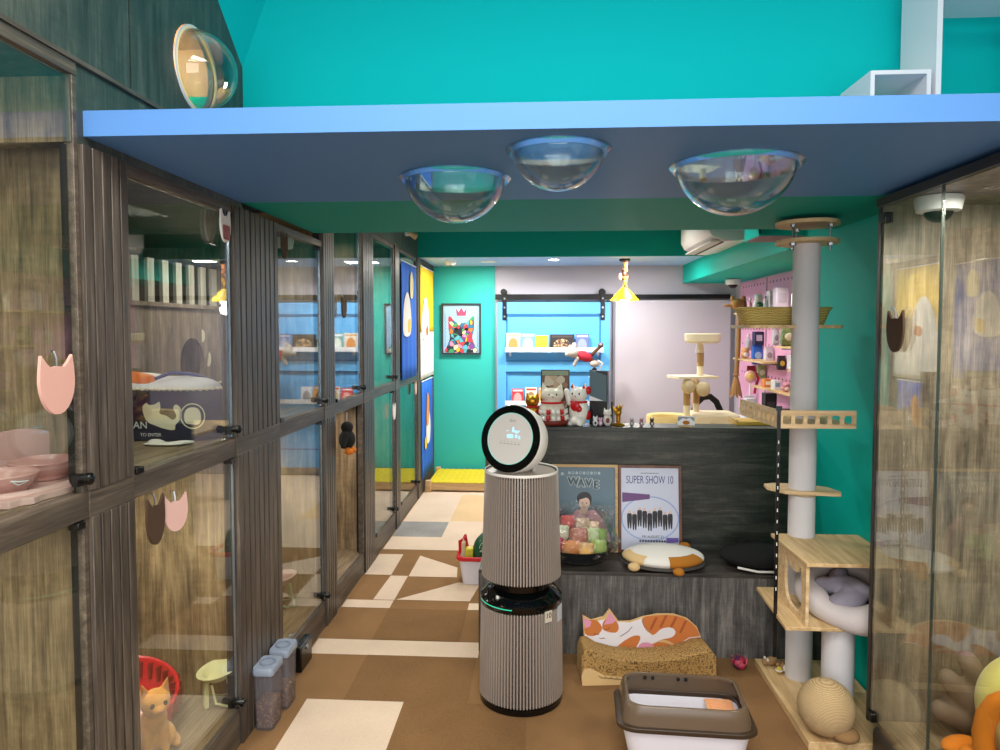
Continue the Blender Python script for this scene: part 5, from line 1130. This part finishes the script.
# desk behind the counter
t=thing('back_desk','pale wooden desk behind the counter under the pegboard','desk',(1.55,6.0,0))
MB().box(-.95,.58,-.55,.90,.735,.765).build('top',PLYX,t,bevel=.002)
for x in (-.9,.53):
    for y in (-.5,.7): MB().box(x-.025,x+.025,y-.025,y+.025,0,.735).build('leg',WHITE,t)
t=thing('drawer_unit','white drawer unit at the right end of the desk below the pegboard','drawer unit',(1.93,5.75,.765)); MB().box(-.12,.12,-.45,1.12,0,.10).build('body',WHITE,t,bevel=.003); MB().box(-.125,-.12,-.4,1.07,.02,.08).build('drawer_front',gm('drawer_grey','#cfcfd6'),t)
t=thing('plywood_offcut','yellow plank lying flat behind the tree railing','plank',(1.68,4.75,1.135)); 
bpy.data.objects.remove(t)
ZD=.866
def ditem(*a,**k): return goods(*a,**k)
goods('box','storage_box','black storage box on the drawer unit behind the tree railing',765,398,11,33,gm('black_box','#1b191b'),gm('black_label','#3b383c'),'box',ZD,1.95,'boxes on the drawer unit')
goods('box','storage_box','black-lidded box with yellow front beside the tree post on the drawer unit',781,405,16,24,gm('dark_lid_box','#2f2b2b'),gm('yellow_front','#d8b92a'),'box',ZD,1.95,'boxes on the drawer unit')
goods('box','storage_box','white small box left of the black one on the drawer unit',747,405,10,20,gm('white_small_box','#d8d8de'),gm('lilac_small_label','#b8b4c8'),'box',ZD,1.95,'boxes on the drawer unit')
t=thing('yellow_plank','yellow wooden plank on the counter end under the railed tree platform','plank',(1.30,4.2,ZC)); MB().box(-.16,.10,-.09,.09,0,.022).build('plank',wood('yellow_ply','#cf9a2f','#e4b444','#f0ca68','x',.5),t,bevel=.003); MB().box(-.16,-.15,-.09,.09,.022,.03).build('end_lip',PLY,t)
# rope tassel
t=thing('rope_tassel','long tan rope tassel hanging at the far end of the pegboard','tassel',(1.935,7.0,1.02))
ROPE=bands('rope','#7d5a34','#b98f5e','z',40,.95,3)
MB().tube([(.02,0,.84),(.015,0,.5),(.0,0,.22)],[.022,.022,.024],10).build('rope',ROPE,t); 
b=MB()
for k in range(16):
    a=2*PI*k/16; b.tube([(0,0,.24),(.03*math.cos(a),.03*math.sin(a),.14),(.055*math.cos(a),.055*math.sin(a),.0+.02*(k%3))],.008,6)
b.build('fringe',mat('rope_fringe','#a57c4c',.95),t); MB().torus((0,0,.225),.022,.01,None,20,8).build('binding',ROPE,t)
t=thing('wooden_cat_mask','carved brown wooden face with rope over the top of the tassel','wall ornament',(1.93,6.98,1.88)); MB().ell((0,0,.06),(.07,.04,.06)).ell((-.05,0,.12),(.02,.02,.03)).ell((.05,0,.12),(.02,.02,.03)).ell((-.09,0,.05),(.05,.02,.015)).build('carving',mat('carved_wood','#a5763f',.7,var=.3,vscale=20),t,voxel=.007); MB().tube([(0,0,.02),(.01,.0,-.02)],.02,8).build('rope_loop',ROPE,t)

# ---------------------------------------------------------------- beige cat tree on the desk
PLUSH=mat('cream_tree_plush','#e3d6b8',.95,bump=.4,bscale=110); SIS=bands('sisal_post','#a77f49','#cfa871','z',110,.95,.5)
k_=.00908
def TX(px): return (px-541)*k_
def TZ(py): return 1.7-(py-329)*k_
t=thing('cat_tree','small cream plush cat tree with sisal posts standing on the back desk','cat tree',(1.36,6.3,.765))
o=(-1.36,0,-.765)
def L(px,py,dy=0): return (TX(px)+o[0],dy,TZ(py)+o[2])
zb=.0
a=L(668,428); MB().lathe([(.001,0),(.17,0),(.2,.02),(.205,.15),(.20,.165),(.17,.15),(.15,.05),(.001,.04)],36,T_(a[0],-.02,0)).build('basket_bed',mat('cream_basket','#d9c48a',.95,bump=.5,bscale=80),t)
MB().box(L(690,0)[0],L(734,0)[0],-.12,.25,0,.18).build('base_box',PLUSH,t,bevel=.02,seg=3)
MB().cyl(L(707,428,-.15)[:2]+(.06,),L(707,428,-.11)[:2]+(.06,),.055).build('round_entrance',mat('entrance_tan','#cdb98c',.95),t)
def post(px,py0,py1,dy): 
    x=L(px,0)[0]; z0,z1=L(0,py1)[2],L(0,py0)[2]; r=.028
    MB().cyl((x,dy,z0),(x,dy,z1),r).build('post',PLUSH,t); MB().cyl((x,dy,z0+(z1-z0)*.28),(x,dy,z0+(z1-z0)*.68),r+.003).build('sisal_wrap',SIS,t)
post(684,377,414,-.05); post(697,377,414,.12); post(699,342,375,.05)
a=L(691,376.5); MB().plate([rrect(-.19,.19,-.14,.14,.02)],.022,Matrix.Translation((a[0],0.03,a[2]-.01))@Euler((0,0,R(14))).to_matrix().to_4x4()).build('platform',PLUSH,t,bevel=.006)
a=L(701,343); MB().lathe([(.001,0),(.13,0),(.155,.02),(.16,.08),(.145,.088),(.125,.05),(.001,.035)],36,T_(a[0],.05,a[2])).build('top_bed',PLUSH,t)
for px,py,dy in ((684,385,-.10),(698,387,-.12)): MB().ell(L(px,py,dy),(.062,.05,.066)).build('ball',mat('beige_ball','#cbb994',.95,bump=.4,bscale=90) if 'beige_ball' not in bpy.data.materials else bpy.data.materials['beige_ball'],t)
MB().tube([L(692,343,-.09),L(691,352,-.09)],.003,5).build('string',WHT,t)
t=thing('arch_toy','black fuzzy arch brush behind the cream cat tree','cat toy',(1.56,6.62,.765))
MB().tube([(-.12,0,0.09),(-.12,0,.14),(-.10,0,.23),(-.04,0,.29),(.03,0,.3),(.09,0,.25),(.13,0,.16),(.14,0,.09)],.03,10).build('arch',BLK,t); MB().box(-.17,.18,-.06,.06,0,.09).build('base',PLUSH,t,bevel=.01)

# ---------------------------------------------------------------- lights
def area(name,loc,rot,sx,sy,w,col=(1,1,1),spread=180):
    l=bpy.data.lights.new(name,'AREA'); l.shape='RECTANGLE'; l.size=sx; l.size_y=sy; l.energy=w; l.color=col; l.spread=R(spread)
    o=bpy.data.objects.new(name,l); COL.objects.link(o); o.location=loc; o.rotation_euler=[R(a) for a in rot]; return o
def point(name,loc,w,r=.05,col=(1,1,1)):
    l=bpy.data.lights.new(name,'POINT'); l.energy=w; l.shadow_soft_size=r; l.color=col
    o=bpy.data.objects.new(name,l); COL.objects.link(o); o.location=loc; return o
WARM=(1,.9,.78)
area('front_ceiling_lamp',(0,.6,3.15),(0,0,0),1.6,1.2,72,(1,.96,.9))
area('front_ceiling_lamp',(0,-1.2,3.15),(0,0,0),1.6,1.0,50,(1,.96,.9))
area('shop_window_daylight',(0,-2.3,1.6),(90,0,0),3.6,2.4,80,(.96,.98,1))
def spot(name,loc,w,col=(1,.95,.88),size=140):
    l=bpy.data.lights.new(name,'SPOT'); l.energy=w; l.color=col; l.spot_size=R(size); l.spot_blend=.6; l.shadow_soft_size=.06
    o=bpy.data.objects.new(name,l); COL.objects.link(o); o.location=loc; return o
for x,y,w in ((-.6,4.2,52),(-.6,5.6,42),(.6,4.6,56),(.7,6.0,64),(1.75,5.6,18)): spot('ceiling_spot',(x,y,2.85 if x<1.7 else 2.19),w)
area('downlight_and_fill',(.125,7.14,2.395),(0,0,0),.1,.1,22,(1,.96,.92),160)
area('downlight_and_fill',(-.6,7.2,2.395),(0,0,0),.3,.2,22,(1,.95,.86))  # added fill to brighten the back wall; the disc here is unlit
area('downlight_and_fill',(1.0,7.0,2.395),(0,0,0),.2,.1,16,(1,.96,.92))  # second added fill for the back wall, without a fixture
point('pendant_bulb',(.845,7.14,1.90),3.5,.05,(1,.97,.95))
for y,z,w in ((1.4,2.33,1.2),(1.4,1.15,4),(2.36,2.12,3),(2.36,1.15,7),(3.5,2.12,6),(3.5,1.15,4.5),(4.36,2.3,3),(4.36,1.15,3),(5.37,2.3,3),(5.37,1.15,3)):
    area('cabinet_lamp',(-1.5,y,z),(0,0,0),.25,.35,w*1.0,WARM)
area('cabinet_lamp',(1.55,2.1,2.15),(0,0,0),.3,.5,20,WARM)
point('tunnel_lamp',(-1.5,2.43,2.75),7,.03,(1,.8,.5))
w=bpy.data.worlds.new('World'); SC.world=w; w.use_nodes=True
bg=w.node_tree.nodes['Background']; bg.inputs[0].default_value=(.85,.92,1,1); bg.inputs[1].default_value=.6
# ---------------------------------------------------------------- camera
yaw=math.atan(41/694); pitch=math.atan(32/694)
cam=bpy.data.cameras.new('Camera'); cam.sensor_width=36; cam.lens=694*36/1000; cam.clip_start=.05; cam.shift_y=-.014
co=bpy.data.objects.new('Camera',cam); COL.objects.link(co); co.location=(0,0,1.70)
co.rotation_euler=(PI/2-pitch,0,yaw); SC.camera=co
vs=SC.view_settings; vs.view_transform='Standard'; vs.look='None'; vs.gamma=1; vs.use_curve_mapping=False; vs.exposure=0.25
SC.display_settings.display_device='sRGB'
SC.cycles.max_bounces=10; SC.cycles.transparent_max_bounces=24
